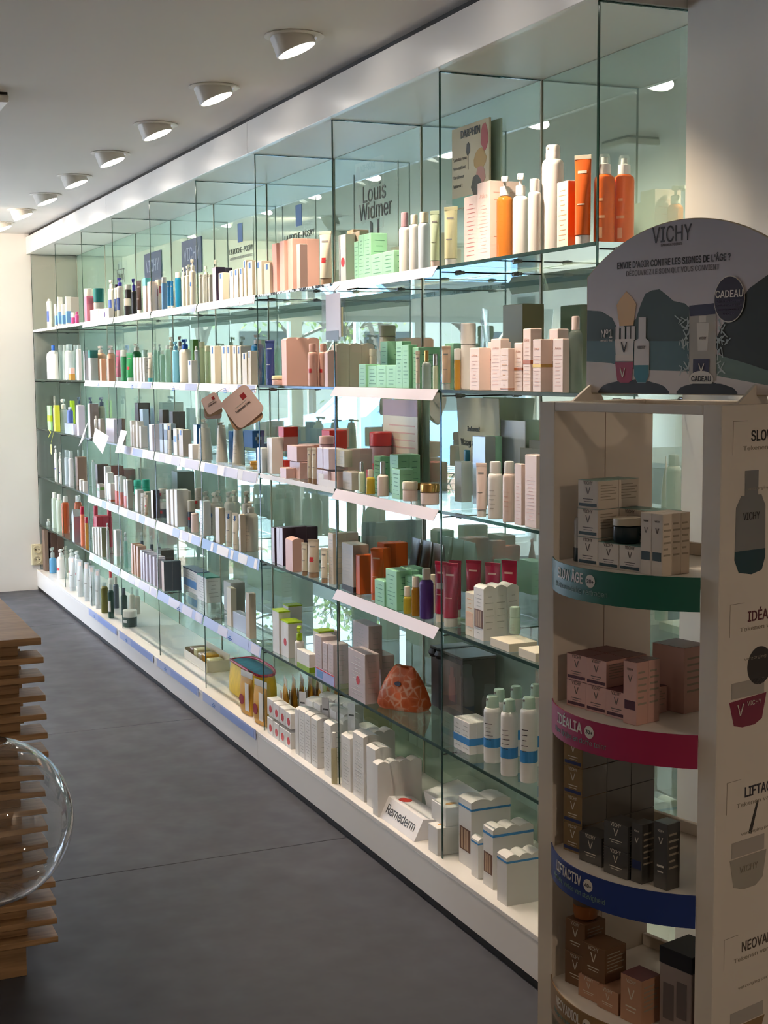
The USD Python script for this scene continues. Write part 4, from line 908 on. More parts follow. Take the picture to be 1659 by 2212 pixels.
def build_tube(t, g):
    r, h = g['w'] / 2, g['h']; n = 24; ch = min(.022, h * .14); cx, cy = g['d'] / 2, r; V = []
    lev = [(ch, 0), (ch + .004, 0.02), (h * .35, .12), (h * .6, .42), (h * .8, .75), (h * .93, .97), (h, 1.0)]
    a = np.arange(n) * 2 * np.pi / n
    for z, f in lev:
        e1 = r * (1 + .12 * f); e2 = r * (1 - f) + .0012 * f
        V.append(np.stack([np.cos(a) * e2, np.sin(a) * e1, np.full(n, z)], -1))
    V = np.vstack(V); F = []
    for i in range(len(lev) - 1):
        for j in range(n):
            k = (j + 1) % n; F += [(i * n + j, i * n + k, (i + 1) * n + k), (i * n + j, (i + 1) * n + k, (i + 1) * n + j)]
    m0 = len(V); V = np.vstack([V, [[0, 0, ch], [0, 0, h]]]); top = (len(lev) - 1) * n
    for j in range(n): k = (j + 1) % n; F += [(m0, k, j), (m0 + 1, top + j, top + k)]
    ang = math.radians(38); ca, sa = math.cos(ang), math.sin(ang)
    tr = lambda q: xf(q, (cx, cy, 0), (ca, sa, 0), (-sa, ca, 0), (0, 0, 1))
    part(t, 'tube_body', tr((V, np.array(F))), goods(g['c']), 50)
    part(t, 'cap', tr(lathe([(0, 0), (r * .92, 0), (r * .92, ch - .001), (0, ch - .001)], 20)), goods(g.get('cap', 'white')), 35)
    part(t, 'crimp', tr(cbox(-.0016, .0016, -r * 1.125, r * 1.125, h - .008, h + .0006, .0004)), goods('cream' if g['c'] == 'orange' else g['c']))
    fr = lambda y0, y1, z0, z1: tr(np_bx(-r * (1 - .42 * (z0 + z1) / 2 / h) - .0006, y0, y1, z0, z1))
    e2 = lambda z: np.interp(z, [q[0] for q in lev], [r * (1 - q[1]) + .0012 * q[1] for q in lev])
    def strip(y0, y1, z0, z1, m_, nm):
        vv = []
        for z in (z0, z1):
            for y in np.linspace(y0, y1, 4):
                f_ = np.interp(z, [q[0] for q in lev], [q[1] for q in lev]); e1 = r * (1 + .12 * f_)
                vv.append((-e2(z) * math.sqrt(max(0, 1 - (y / e1) ** 2)) - .0006, y, z))
        ff = []
        for j in range(3): ff += [(j, j + 4, j + 5), (j, j + 5, j + 1)]
        part(t, nm, tr((np.array(vv), np.array(ff))), m_)
    ln = {'orange': 'cream', 'orange2': 'peach', 'crimson': 'pink', 'navy2': 'paleblue2'}.get(g['c'], 'grey')
    if not g.get('sq'): strip(-r * .6, r * .6, h * .8, h * .83, goods(ln), 'printed_name')
    strip(-r * .5, r * .5, h * .45, h * .465, goods(ln), 'printed_line')
    for b0, b1, cc in g.get('band', []): strip(-r * .7, r * .7, h * b0, h * b1, goods(cc), 'band')
    if g.get('dot'): strip(-r * .4, r * .4, h * .42, h * .42 + r * .8, goods(g['dot']), 'round_mark')
    if g.get('sq'): strip(-r * .6, r * .6, h * .84, h * .96, goods(g['sq']), 'colour_square')
    if g.get('tab'): strip(-r * .35, r * .25, h * .78, h * .92, goods(g['tab']), 'tab')
def np_bx(x, y0, y1, z0, z1): return bx(x, x + .0005, y0, y1, z0, z1)
NICE = dict(rose='pale pink', rose2='dusty pink', pink2='brownish pink', peach2='peach', peach3='peach', orange2='deep orange', amber='amber', amber2='reddish amber', honey='honey yellow', oil='yellow oil', amberoil='amber oil', oilgreen='olive translucent',
 oilgreen2='olive', oilpale='pale oil', paleyellow='pale yellow', green='mint green', green2='green', green3='dark green', palegreen='pale green', palegreen2='milky green', mint='pale mint', leaf='leaf green', darkgreen='bottle green', olive2='grey green',
 lime3='pale lime', teal3='teal', turq2='turquoise', aqua='aqua translucent', tealblue='teal blue', skyblue='sky blue', skyblue2='clear blue', lightblue='light blue', paleblue='pale blue', paleblue2='pale grey blue', paleblue3='bluish white', blue3='strong blue', blue4='blue',
 blue6='violet blue', navy2='navy blue', purple2='dark purple', purple3='dark violet', mauve2='pale mauve', mauve3='lilac mauve', crimson2='crimson', red2='red', rust2='rust brown', coral='coral', brown2='dark brown', brown3='brown', darkbrown='dark brown',
 dark='black', slate='slate grey', slate2='grey', greige='warm grey', putty='putty', ivory='ivory', silver2='silver grey', frost='frosted clear', frostw='frosted white', clearpack='clear plastic', tan2='brown', hotpink='hot pink')
NOUN = dict(carton='carton', pump='pump bottle', bottle='bottle', can='spray can', spray='spray bottle', tube='tube', jar='jar')
PNAME = dict(carton='carton', pump='pump_bottle', bottle='bottle', can='spray_can', spray='spray_bottle', tube='cosmetic_tube', jar='cosmetic_jar')
PCAT = dict(carton='box', pump='bottle', bottle='bottle', can='spray can', spray='bottle', tube='tube', jar='jar')
goods_list = []
for ln in TABLE.strip().split('\n'):
    f = ln.split('|')
    g = dict(s=f[0], bay=int(f[1]), k=f[2], x=float(f[3]), y=float(f[4]), w=float(f[5]), d=float(f[6]), h=float(f[7]), zb=float(f[8]), c=f[9], det=f[10])
    for kv in f[11].split(';'):
        if kv:
            a, b = kv.split('=', 1)
            try: g[a] = eval(b, {}, {}) if b[0] in '[.-0123456789' else b
            except Exception: g[a] = b
    det = g['det']
    words = [] if g['k'] != 'carton' else (['tall'] if g['h'] > .15 else ['low'] if g['h'] < .05 else [])
    look = ' '.join(words + [NICE.get(g['c'], g['c']), NOUN[g['k']]] + (['with', det] if det else []))
    g['look'] = look.replace('with low', 'lying low').replace('with slim', 'of slim shape').replace('with flat', 'lying flat').replace('with small', 'of small size')
    goods_list.append(g)
cells = {}
for g in goods_list: cells.setdefault((g['s'], g['bay'], g['look']), []).append(g)
first = {}
for (s, bay, look), L in cells.items():
    L.sort(key=lambda g: CAM_U(g))
    for i, g in enumerate(L):
        lab = look + (f', {ORD[i]} from left,' if len(L) > 1 else '') + f' on {SHN[int(s) - 1].replace("white plinth", "plinth")}, {BAYN[bay]}'
        zz = Z[int(s) - 1] + g['zb'] + (0.0 if g['zb'] == 0 else 0.0006) + 0.0002
        grp = f"{NOUN[g['k']]}s on the {SHN[int(s) - 1]}"
        key = repr(sorted((k, v) for k, v in g.items() if k not in ('x', 'y', 'zb', 's', 'look', 'det', 'bay') or (k in 's bay' and g.get('lab') == 'pink')))
        t = thing(PNAME[g['k']], lab, PCAT[g['k']], (g['x'], g['y'], zz), 0, grp)
        if key in first:
            pr = stage.GetPrimAtPath(t); pr.GetReferences().AddInternalReference(first[key]); pr.SetInstanceable(True)
        else:
            first[key] = t
            {'carton': build_carton, 'tube': build_tube}.get(g['k'], build_round)(t, g)

# ------------------------------------------------------------------ signs on the mirror panels (flat print on clear film)
RY, RZ, RN = (0, -1, 0), (0, 0, 1), (-1, 0, 0)
M_FILM = mat('clear_sign_film', {'d': ('principled_bsdf', {'base_color': (0.62, 0.66, 0.6), 'roughness': 0.25}), 't': ('transparent_bsdf', {'color': (0.985, 0.99, 0.985)}), 'm': ('mix_closure', {'fac': 0.06})}, [('t.BSDF', 'm.closure1'), ('d.BSDF', 'm.closure2')], surface='m.closure')
M_SIGNINK = plain('sign_ink', '4c504c', 0.5)
def sign(label, y0, y1, z0, z1, film=M_FILM):
    t = thing('brand_sign', label, 'sign', (DEP - 0.0045, y1, z0))
    if film is not M_FILM: part(t, 'board', bx(0.0005, 0.004, y0 - y1, 0, 0, z1 - z0), film)
    else: part(t, 'film_edge', cat(*[bx(0.0025, 0.004, a, a + .0015, 0, z1 - z0) for a in (y0 - y1, -.0015)]), plain('film_edge_grey', '8f9a92', .4))
    return t
t = sign('clear sign with dark two-word name over cup emblem, behind second bay from right', 4.0, 4.355, 1.74, 2.0)
def st_(s, y, z, h, w, t_=None, yb=4.355, zb=1.74, m_=M_SIGNINK, nm='lettering'): part(t_ or t, nm, text(s, h, (0.0038 if t_ is None or m_ in (M_SIGNINK, M_PRINT['grey']) else 0.0002, y - yb, z - zb), RY, RZ, RN, .0005, width=w), m_)
st_('Louis', 4.285, 1.9, .052, .19); st_('Widmer', 4.312, 1.845, .052, .262)
ring = Polygon([(-.036, .06), (-.034, .02), (-.02, -.012), (0, -.022), (.02, -.012), (.034, .02), (.036, .06), (.02, .06), (.021, .02), (.012, -.004), (0, -.011), (-.012, -.004), (-.018, .02), (-.016, .052)])
part(t, 'emblem', xf(prism(ring.buffer(.0005), .0005), (0.0038, 4.185 - 4.355, 1.778 - 1.74), RY, RZ, RN), M_SIGNINK)
for (y0, y1, ya, tz, lab) in ((4.71, 5.06, 4.914, 1.839, 'clear sign with blue upright bar over dark name, behind third bay from right'), (5.406, 5.75, 5.608, 1.842, 'clear sign with blue upright bar over dark name, behind fourth bay from right')):
    t = sign(lab, y0, y1, 1.79, 1.972)
    part(t, 'blue_bar', bx(.0032, .0038, ya - .062 - y1, ya - y1, 1.884 - 1.79, 1.96 - 1.79), goods('blue2'))
    st_('LA ROCHE-POSAY', y1 - .018, tz, .022, .315, t, y1, 1.79); st_('LABORATOIRE PHARMACEUTIQUE', y1 - .022, tz - .024, .011, .305, t, y1, 1.79, M_PRINT['grey'], 'small_lettering')
M_NAVY = plain('navy_board', '3f5078', 0.35)
for y0, y1, z0, z1, b_ in ((6.133, 6.455, 1.8, 1.957, 'fifth bay from right'), (6.834, 7.165, 1.79, 1.952, 'sixth bay from right')):
    t = sign(f'navy blue board with thin white capitals, behind {b_}', y0, y1, z0, z1, M_NAVY)
    st_('VICHY', y1 - .035, z1 - .095, .06, .26, t, y1, z0, plain('pale_letter', 'b8c0d4', .5))
t = thing('brand_sign', 'small black outlined frame drawn on the mirror, behind seventh bay from right', 'sign', (DEP - .0035, 7.785, 1.84))
part(t, 'outline', cat(bx(0, .0012, -.165, 0, .072, .076), bx(0, .0012, -.004, 0, 0, .076), bx(0, .0012, -.165, -.161, 0, .076), bx(0, .0012, -.03, -.024, .076, .105)), M_SIGNINK)
part(t, 'lettering', text('DUC', .03, (0, -.02, .02), RY, RZ, RN, .001, width=.12), M_SIGNINK)
# poster on the mirror behind the nearest bay
t = thing('poster', 'cream upright poster with red flower, dark plant and handwriting, behind the nearest bay', 'poster', (DEP - .02, 3.59, 1.805))
W_, H_ = .222, .22
part(t, 'board', cbox(0, .006, -W_, 0, 0, H_, .0008), plain('poster_cream', 'd8c3a2', .45))
def pl(poly, m_, nm, lay=1, o=(0, 0, 0)): part(t, nm, xf(prism(poly, .0004), (-.0001 * lay, 0, 0), RY, RZ, RN), m_)
pl(sbox(.002, .002, W_ - .002, .03), plain('poster_mint', '8fc2b0', .5), 'mint_band')
r_ = random.Random(5)
def blob(cx, cy, rx, ry, n=14, j=.25, rr=r_): return Polygon([(cx + rx * math.cos(a) * (1 - j * rr.random()), cy + ry * math.sin(a) * (1 - j * rr.random())) for a in np.linspace(0, 2 * math.pi, n, endpoint=False)])
pl(blob(.196, .175, .024, .04), plain('poster_red', 'b84648', .5), 'red_flower'); pl(blob(.17, .12, .04, .035), plain('poster_ochre', 'c2954e', .5), 'ochre_petal'); pl(blob(.175, .075, .03, .03), plain('poster_rose', 'c98878', .5), 'rose_petal', 2)
pl(blob(.15, .05, .035, .032), plain('poster_dark', '4c4136', .5), 'dark_flower', 3); pl(blob(.1, .155, .014, .02), plain('poster_dark', '4c4136', .5), 'dark_leaf', 2); pl(sbox(.098, .1, .101, .15), plain('poster_dark', '4c4136', .5), 'stem', 2)
part(t, 'title', text('DARPHIN', .02, (-.0006, -.055, .188), RY, RZ, RN, .0005, bold=True, width=.115), M_PRINT['dark'])
for i, (s, w) in enumerate((('Souhaitez-vous', .08), ('R\u00e9veiller', .075), ('Drainer', .065), ('Raffermir ?', .055))): part(t, 'handwriting', text(s, .009, (-.0005, -.012, .13 - i * .024), RY, (0, .25, .97), RN, .0004, width=w), M_PRINT['dark'])

# ------------------------------------------------------------------ single things among the goods
def sheet(pts, n_out, th=.0012):
    """a thin card through 3D corner points (planar or gently bent), thickness th along n_out"""
    P = np.array(pts, float); n = np.array(n_out, float) / np.linalg.norm(n_out) * th
    c = len(P); V = np.vstack([P, P + n]); F = []
    for i in range(1, c - 1): F += [(0, i, i + 1), (c, c + i + 1, c + i)]
    for i in range(c): k = (i + 1) % c; F += [(i, c + i, c + k), (i, c + k, k)]
    mm = trimesh.Trimesh(V, F, process=False); 
    if mm.volume < 0: F = [f[::-1] for f in F]
    return V, np.array(F)
def local(t_loc, pts): return [tuple(np.array(p) - np.array(t_loc)) for p in pts]
# clear bag of leaflets hanging at the second divider
M_BAG = goods('clear')
L0 = (-0.035, 3.765, 1.445)
t = thing('leaflet_bag', 'clear plastic bag of leaflets hanging below the top shelf at the second glass divider', 'bag', L0)
part(t, 'bag', bx(0, .014, -.075, .075, 0, .143), goods('frostw') if False else mat('thin_film', {'t': ('transparent_bsdf', {'color': (.9, .92, .93)}), 'g': ('glossy_bsdf', {'color': (.9, .9, .9), 'roughness': .15}), 'm': ('mix_closure', {'fac': .22})}, [('t.BSDF', 'm.closure1'), ('g.BSDF', 'm.closure2')], surface='m.closure'))
for i, (a, b, c_) in enumerate(((-.06, .05, 'lilac'), (-.035, .03, 'rose2'), (-.062, -.02, 'paleyellow'))): part(t, 'leaflet', bx(.003 + i * .003, .005 + i * .003, a, b, .012, .135 - i * .02), goods(c_))
part(t, 'blue_foot', bx(.002, .0028, -.05, .05, .004, .03), goods('slate3')); part(t, 'hanger', rod((.0085, 0, .143), (.033, 0, .1655), .0012), M_METAL)
# orange patterned toiletry bag and dark gift box on the fifth shelf, bay 2
M_ORB = mat('orange_pattern', {'t': ('texture_coordinate', {}), 'v': ('voronoi_texture', {'scale': 42.0, 'feature': 'distance_to_edge'}), 'n': ('noise_texture', {'scale': 18.0, 'detail': 3.0}), 'a': ('math', {'math_type': 'add'}),
    'r': ('rgb_ramp', {'ramp': [(0.42, lin('efb494')), (0.56, lin('dd6a35')), (1, lin('c9551f'))]}), 'p': ('principled_bsdf', {'roughness': 0.45})}, [('t.object', 'v.vector'), ('t.object', 'n.vector'), ('v.distance', 'a.value1'), ('n.fac', 'a.value2'), ('a.value', 'r.fac'), ('r.color', 'p.base_color')])
t = thing('toiletry_bag', 'orange patterned soft toiletry bag standing on the fifth shelf, second bay from right', 'bag', (.085, 3.545, Z[4] + .0003), rz=30)
secs = [(0, .036, .074), (.012, .042, .08), (.04, .037, .074), (.075, .026, .06), (.1, .015, .046), (.114, .008, .036), (.12, .003, .026)]
V, F, n = [], [], 24
for z, a, b in secs:
    for j in range(n):
        q = 2 * math.pi * j / n; cc, ss = math.cos(q), math.sin(q)
        V.append((a * math.copysign(abs(cc) ** .55, cc) * (1 + .03 * math.sin(5 * q + z * 60)), b * math.copysign(abs(ss) ** .55, ss), z + .004 * math.sin(3 * q) * (z > .03)))
for i in range(len(secs) - 1):
    for j in range(n): k = (j + 1) % n; F += [(i * n + j, i * n + k, (i + 1) * n + k), (i * n + j, (i + 1) * n + k, (i + 1) * n + j)]
V += [(0, 0, 0), (0, 0, .108)]
for j in range(n): k = (j + 1) % n; F += [(len(V) - 2, k, j), (len(V) - 1, (len(secs) - 1) * n + j, (len(secs) - 1) * n + k)]
part(t, 'body', (np.array(V), np.array(F)), M_ORB, 60)
part(t, 'zip', cbox(-.004, .004, -.027, .027, .1185, .122, .001), plain('zip_orange', 'b5561f', .5)); part(t, 'badge', xf(lathe([(0, 0), (.011, 0), (.011, .002), (0, .002)], 8, 1.0, .6), (-.0285, .0, .074), (0, -1, 0), (.3, 0, .95), (-.95, 0, .3)), goods('slate3'))
t = thing('gift_box', 'dark brown window gift box with black bow on the fifth shelf, second bay from right', 'box', (.17, 3.345, Z[4] + .0003))
part(t, 'box', cbox(0, .10, 0, .20, 0, .165, .0015), plain('gift_brown', '453a35', .4)); part(t, 'front_print', bx(-.0006, 0, .01, .12, .02, .15), plain('gift_print', '6e5c50', .5)); part(t, 'bottle_print', cat(bx(-.001, 0, .045, .085, .04, .11), bx(-.001, 0, .055, .075, .11, .135)), plain('gift_dim', '8d5f52', .5))
part(t, 'lid', cbox(-.002, .102, -.002, .202, .1652, .172, .001), plain('gift_lid', '5b544e', .35)); part(t, 'ribbon', cat(bx(-.0025, .1025, .13, .145, .1722, .1732), bx(-.0032, -.0022, .13, .145, .0, .1732)), plain('ribbon_black', '14161a', .5))
part(t, 'bow', cat(*[lathe([(0, -.004), (.012, -.01), (.02, .0), (.012, .012), (0, .006)], 10, .7, 1, -.012, .1375 + s * .02) for s in (-1, 1)]) , plain('ribbon_black', '14161a', .5)) if False else part(t, 'bow', cat(*[xf(lathe([(0, -.004), (.012, -.01), (.02, .0), (.012, .012), (0, .006)], 10, .6, 1), (-.014, .1375 + s * .02, .16)) for s in (-1, 1)]), plain('ribbon_black', '14161a', .5), 40)
# two-layer yellow zip bag on the plinth, bay 4
t = thing('zip_bag', 'yellow zip bag with red edge and turquoise inside on plinth, fourth bay from right', 'bag', (.12, 4.84, Z[5] + .0002))
def loft(secs, n=24, e=.6):
    V, F = [], []
    for cx, cy, z, a, b in secs:
        for j in range(n):
            q = 2 * math.pi * j / n; cc, ss = math.cos(q), math.sin(q)
            V.append((cx + a * math.copysign(abs(cc) ** e, cc), cy + b * math.copysign(abs(ss) ** e, ss), z))
    for i in range(len(secs) - 1):
        for j in range(n): k = (j + 1) % n; F += [(i * n + j, i * n + k, (i + 1) * n + k), (i * n + j, (i + 1) * n + k, (i + 1) * n + j)]
    m0 = len(V); V += [(secs[0][0], secs[0][1], secs[0][2]), (secs[-1][0], secs[-1][1], secs[-1][2])]
    for j in range(n): k = (j + 1) % n; F += [(m0, k, j), (m0 + 1, (len(secs) - 1) * n + j, (len(secs) - 1) * n + k)]
    return np.array(V), np.array(F)
part(t, 'body', loft([(0, .18, 0, .05, .13), (0, .18, .012, .066, .155), (0, .18, .06, .062, .165), (0, .18, .118, .05, .172)]), plain('bag_yellow', 'e8c21c', .5, grain=.1, scale=30), 60)
part(t, 'lining', loft([(0, .18, .1182, .046, .166), (.004, .18, .1215, .04, .155)]), plain('bag_teal', '2f7f9c', .5, grain=.2, scale=40), 60)
rim = [(.051 * math.copysign(abs(math.cos(q)) ** .6, math.cos(q)), .18 + .173 * math.copysign(abs(math.sin(q)) ** .6, math.sin(q)), .122 + .006 * math.cos(2 * q)) for q in np.linspace(0, 2 * math.pi, 33)]
part(t, 'red_edge', cat(*[rod(a_, b_, .0055, 8) for a_, b_ in zip(rim, rim[1:])]), goods('crimson2'), 60)
part(t, 'zip_pull', rod((-.05, .05, .127), (-.066, .025, .138), .003), M_METAL)
# cardboard tray of small goods on the plinth, bay 5
t = thing('display_tray', 'low cardboard tray of small cream and gold items on the plinth, fifth bay from right', 'tray', (.08, 5.50, Z[5] + .0002))
part(t, 'tray', cat(cbox(0, .1, 0, .34, 0, .006), cbox(0, .004, 0, .34, .006, .04), cbox(.096, .1, 0, .34, .006, .07), cbox(.004, .096, 0, .004, .006, .05), cbox(.004, .096, .336, .34, .006, .05)), goods('cream'))
for i in range(5): part(t, 'sachet', cbox(.02, .08, .02 + i * .064, .07 + i * .064, .0065, .05 + .008 * (i % 2), .004), goods(['paleyellow', 'honey', 'beige', 'paleyellow', 'tan2'][i]))
# yellow sachets standing in rows on the plinth, bays 3 and 4
M_YEL = goods('honey'); M_SW = plain('sachet_seal', 'f0ece2', .3)
def sachet(x, y, rz, label, k=1.0):
    t = thing('sachet', label, 'sachet', (x, y, Z[5] + .0002), rz=rz, group='yellow sachets standing on the plinth')
    part(t, 'pouch', loft([(0, 0, 0, .004, .045), (0, 0, .03 * k, .014, .047), (0, 0, .10 * k, .010, .047), (0, 0, .135 * k, .002, .047)], 20), plain('sachet_yellow', 'd8a234', .35), 60)
    part(t, 'clear_top', cbox(-.0012, .0012, -.047, .047, .1352 * k, .158 * k, .0004), M_SW); part(t, 'white_panel', bx(-.0146, -.0141, -.042, -.012, .02 * k, .12 * k), M_SW)
    part(t, 'red_circle', xf(lathe([(0, 0), (.019, 0), (.019, .0008), (0, .0008)], 18), (-.0138, .018, .055 if k == 1 else .125), (0, -1, 0), (0, 0, 1), (-1, 0, 0)), goods('darkred'))
sp = [(4.772, .018), (4.610, .016), (4.478, .062), (4.478, .092), (4.478, .122), (4.478, .152), (4.478, .182), (4.36, .145), (4.36, .175), (4.36, .205)]
for i, (y, x) in enumerate(sp): sachet(x, y, (8, 8)[i] if i < 2 else -14, f'yellow sachet with white seal and red circle beside the yellow zip bag, {"left" if i == 0 else "right"} one' if i < 2 else f'yellow sachet in the {"front" if i < 7 else "back"} row behind the red-dotted cartons, {ORD[i - 2 if i < 7 else i - 7]} from left', 1.0 if i < 2 else 1.2)
# white tilted trade box, sloped name stand, boxes printed with orange leaves
t = thing('name_stand', 'white sloped stand lettered with a product name on the plinth, second bay from right', 'sign', (0, 3.27, Z[5] + .0002))
wd = .235
part(t, 'stand', xf(prism(Polygon([(-.012, 0), (.075, 0), (.085, .048), (.015, .056)]), wd), (0, wd, 0), (1, 0, 0), (0, 0, 1), (0, -1, 0)), M_CARD)
fn = np.array([-.056, 0, .027]); fn /= np.linalg.norm(fn); fu = np.array([.027, 0, .056]); fu /= np.linalg.norm(fu)
part(t, 'lettering', text('Remederm', .026, np.array([-.012, wd - .025, 0]) + fu * .02 + fn * .0002, (0, -1, 0), fu, fn, .0006, width=.185), M_PRINT['dark'])
part(t, 'red_mark', xf(lathe([(0, 0), (.019, 0), (.019, .0008), (0, .0008)], 18), (.047, wd - .05, .0524), (1, 0, -.11), (0, 1, 0), (.11, 0, 1)), goods('red2'))
t = thing('trade_box', 'white carton leaning back behind the sloped name stand on the plinth, second bay from right', 'box', (.118, 3.235, Z[5] + .0125))
ca, sa = math.cos(.3), math.sin(.3)
part(t, 'carton', xf(cbox(-.025, .085, 0, .17, 0, .085, .001), (0, 0, 0), (ca, 0, sa * .6), (0, 1, 0), (-sa * .6, 0, ca)), goods('white')); part(t, 'side_line', xf(bx(-.02, .08, -.0006, 0, .04, .044), (0, 0, 0), (ca, 0, sa * .6), (0, 1, 0), (-sa * .6, 0, ca)), M_PRINT['grey'])
M_LEAFOR = plain('print_leaf_orange', 'd9a25c', .5)
for i in range(2):
    t = thing('leaf_print_box', f'white box with orange leaf print on the plinth beside the nearest divider, {"lower front" if i == 0 else "upper back"} one', 'box', (-.004 if i == 0 else .02, 3.145, Z[5] + .0003 + i * .0725), group='boxes with orange leaf print')
    part(t, 'carton', cbox(0, .13 - .04 * i, 0, .055 + .03 * i, 0, .072 if i == 0 else .05, .001), goods('white'))
    zt = .0723 if i == 0 else .0503
    for cx, cy, rx, ry in ((.03, .03, .018, .01), (.09, .03, .02, .014), (.1, .02, .012, .012)): part(t, 'leaf_print', xf(prism(blob(cx, cy, rx, ry, 10, .45), .0004), (0, 0, zt - .0003)), M_LEAFOR)
# clear display bag and big dark carton behind the second shelf of the nearest bay; papers and brochures on the third shelf
t = thing('sample_pouch', 'clear pouch with grey lettering at the back of the second shelf, nearest bay', 'pouch', (.215, 3.30, Z[1] + .0002), rz=-35)
part(t, 'pouch', loft([(0, 0, .0, .016, .05), (0, 0, .06, .012, .056), (0, 0, .15, .006, .062), (0, 0, .205, .0015, .068)], 20), MATS['thin_film'], 60)
part(t, 'tube', loft([(0, .0, .003, .008, .016), (0, 0, .09, .005, .019), (0, 0, .12, .001, .02)], 16), goods('paleblue'), 60); part(t, 'lettering', text('DARPHIN', .012, (-.007, .035, .165), RY, RZ, RN, .0006, width=.07), M_PRINT['dark'])
t = thing('note_card', 'tall beige bent card with a note at back of third shelf, nearest bay', 'card', (.228, 3.40, Z[2] + .0002))
part(t, 'card', sheet([(.03, .125, .0), (.02, -.13, .0), (.0, -.15, .27), (.012, .12, .27)], (1, 0, 0), .002), plain('note_beige', 'b9b29a', .6)); part(t, 'note', text('Vraag a', .018, (.002, .07, .14), RY, RZ, RN, .003, width=.075), M_INK); part(t, 'note_line', text('Iedereen!', .013, (.002, .03, .18), RY, RZ, RN, .003, width=.07), M_INK)
t = thing('brochure', 'white and plum brochure standing behind the cartons on the third shelf, nearest bay', 'brochure', (.245, 3.21, Z[2] + .0002))
part(t, 'cover', cbox(0, .004, -.07, .06, 0, .215, .0005), plain('brochure_white', 'b8bcc6', .5)); part(t, 'plum_print', bx(-.0006, 0, -.07, .055, .0, .09), goods('mauve'))
t = thing('brochure', 'dark grey folded brochure at the right rear of the third shelf, nearest bay', 'brochure', (.24, 3.06, Z[2] + .0002)); part(t, 'cover', cat(cbox(0, .004, -.06, .05, 0, .17, .0005), cbox(-.02, -.016, -.04, .06, 0, .15, .0005)), plain('brochure_grey', '77786f', .5))
t = thing('leaflet_card', 'tall cream leaflet card with pink header, back of third shelf, second bay from right', 'card', (.262, 3.955, Z[2] + .0002))
part(t, 'card', cbox(0, .003, -.13, .13, 0, .255, .0005), goods('cream')); part(t, 'pink_header', bx(-.0006, 0, -.13, .13, .205, .255), goods('mauve')); part(t, 'printed_line', cat(*[bx(-.0005, 0, -.11, .11 - .03 * (i % 2), .02 + i * .022, .024 + i * .022) for i in range(8)]), M_PRINT['pink'], kind='stuff')
for i in range(3):
    t = thing('foil_pouch', f'dark silver pouch, {ORD[i]} from left, back of fourth shelf, second bay from right', 'pouch', (.232, 3.77 - i * .075, Z[3] + .0002), group='silver pouches')
    part(t, 'pouch', loft([(0, 0, 0, .02, .034), (0, .003, .05, .016, .035), (0, -.002, .11, .008, .034), (0, 0, .145, .002, .035)], 16), plain('pouch_foil', '7a7a76', .3, .7), 40)
for i, (y, z0, z1) in enumerate(((4.30, .252, .315), (4.09, .275, .34), (3.872, .29, .37))):
    t = thing('card_tag', f'white folded price card sticking up between the cartons on the plinth, {ORD[i]} from left', 'price card', (.058, y, Z[5] + .0003), group='white folded price cards')
    part(t, 'card', xf(cbox(-.0008, .0008, -.013, .013, 0, z1 - Z[5] - .01, .0003), (0, 0, 0), (.8, .6, 0), (-.6, .8, 0), (0, 0, 1)), M_CARD); part(t, 'printed_line', xf(bx(-.0014, -.0008, -.009, .009, z1 - Z[5] - .05, z1 - Z[5] - .045), (0, 0, 0), (.8, .6, 0), (-.6, .8, 0), (0, 0, 1)), M_INK)
t = thing('price_card', 'lavender printed card with red border, front of fifth shelf, third bay from right', 'price card', (.0015, 3.865, Z[4] + .0002)); part(t, 'card', bx(0, .0015, 0, .165, 0, .034), plain('card_lavender', 'b7b9e6', .5)); part(t, 'red_border', cat(bx(-.0006, 0, 0, .165, .031, .034), bx(-.0006, 0, 0, .004, 0, .031)), goods('red2')); part(t, 'print_blob', bx(-.0005, 0, .1, .15, .006, .027), goods('blue5'))
t = thing('price_card', 'blank white stepped card at the front of the third shelf, third bay from right', 'price card', (.0015, 3.90, Z[2] + .0002)); part(t, 'card', cat(bx(0, .0015, -.07, .08, 0, .022), bx(0, .0015, .035, .08, .022, .036)), M_CARD)
# pink cards hanging from the second-shelf price strip
M_PCARD = plain('hang_card_pink', 'd8bfb8', .5)
def hang_card(label, x, y, z, r, deg, n_cards):
    t = thing('hanging_card', label, 'card', (x, y, z), 58.0, group='cards hanging from the second shelf strip')
    q = affinity.rotate(sbox(-r, -r, r, r).buffer(-r * .35).buffer(r * .35).intersection(Point(0, 0).buffer(r * 1.28)), deg)
    for k in range(n_cards):
        qq = affinity.rotate(q, -14 * k, origin=(0, 0))
        part(t, 'card', xf(prism(qq, .0016), (.004 + .004 * k, 0, -.012 * k), RY, RZ, RN), M_PCARD if k != 1 else goods('tan'))
    c_, s_ = math.cos(math.radians(deg)), math.sin(math.radians(deg)); ax = (0, -c_, s_); ay = (0, -s_, -c_) if False else (0, -s_, c_)
    ax = np.array([0, -c_, s_]); ay = np.array([0, s_, c_]); o0 = np.array([.0022, 0, 0])
    part(t, 'red_square', cat(xf(cbox(-.16 * r, .16 * r, -.16 * r, .16 * r, 0, .0006, .0001), o0 + ax * r * .42 + ay * r * .45, ax, ay, RN)), goods('darkred'))
    part(t, 'lettering', text('Tolerance Test', r * .14, o0 - ay * r * .12, ax, ay, RN, .0006, bold=True, centre=True, width=r * 1.1), M_PRINT['dark']); part(t, 'small_print', xf(bx(-.4 * r, .4 * r, 0, r * .04, 0, .0005), o0 + ay * r * .15, ax, ay, RN), M_PRINT['grey'])
    part(t, 'hook', rod((.003, 0, r * .9), (.53 * (-x - .012) , -.85 * (-x - .012), Z[1] - z - .012), .0012), M_METAL)
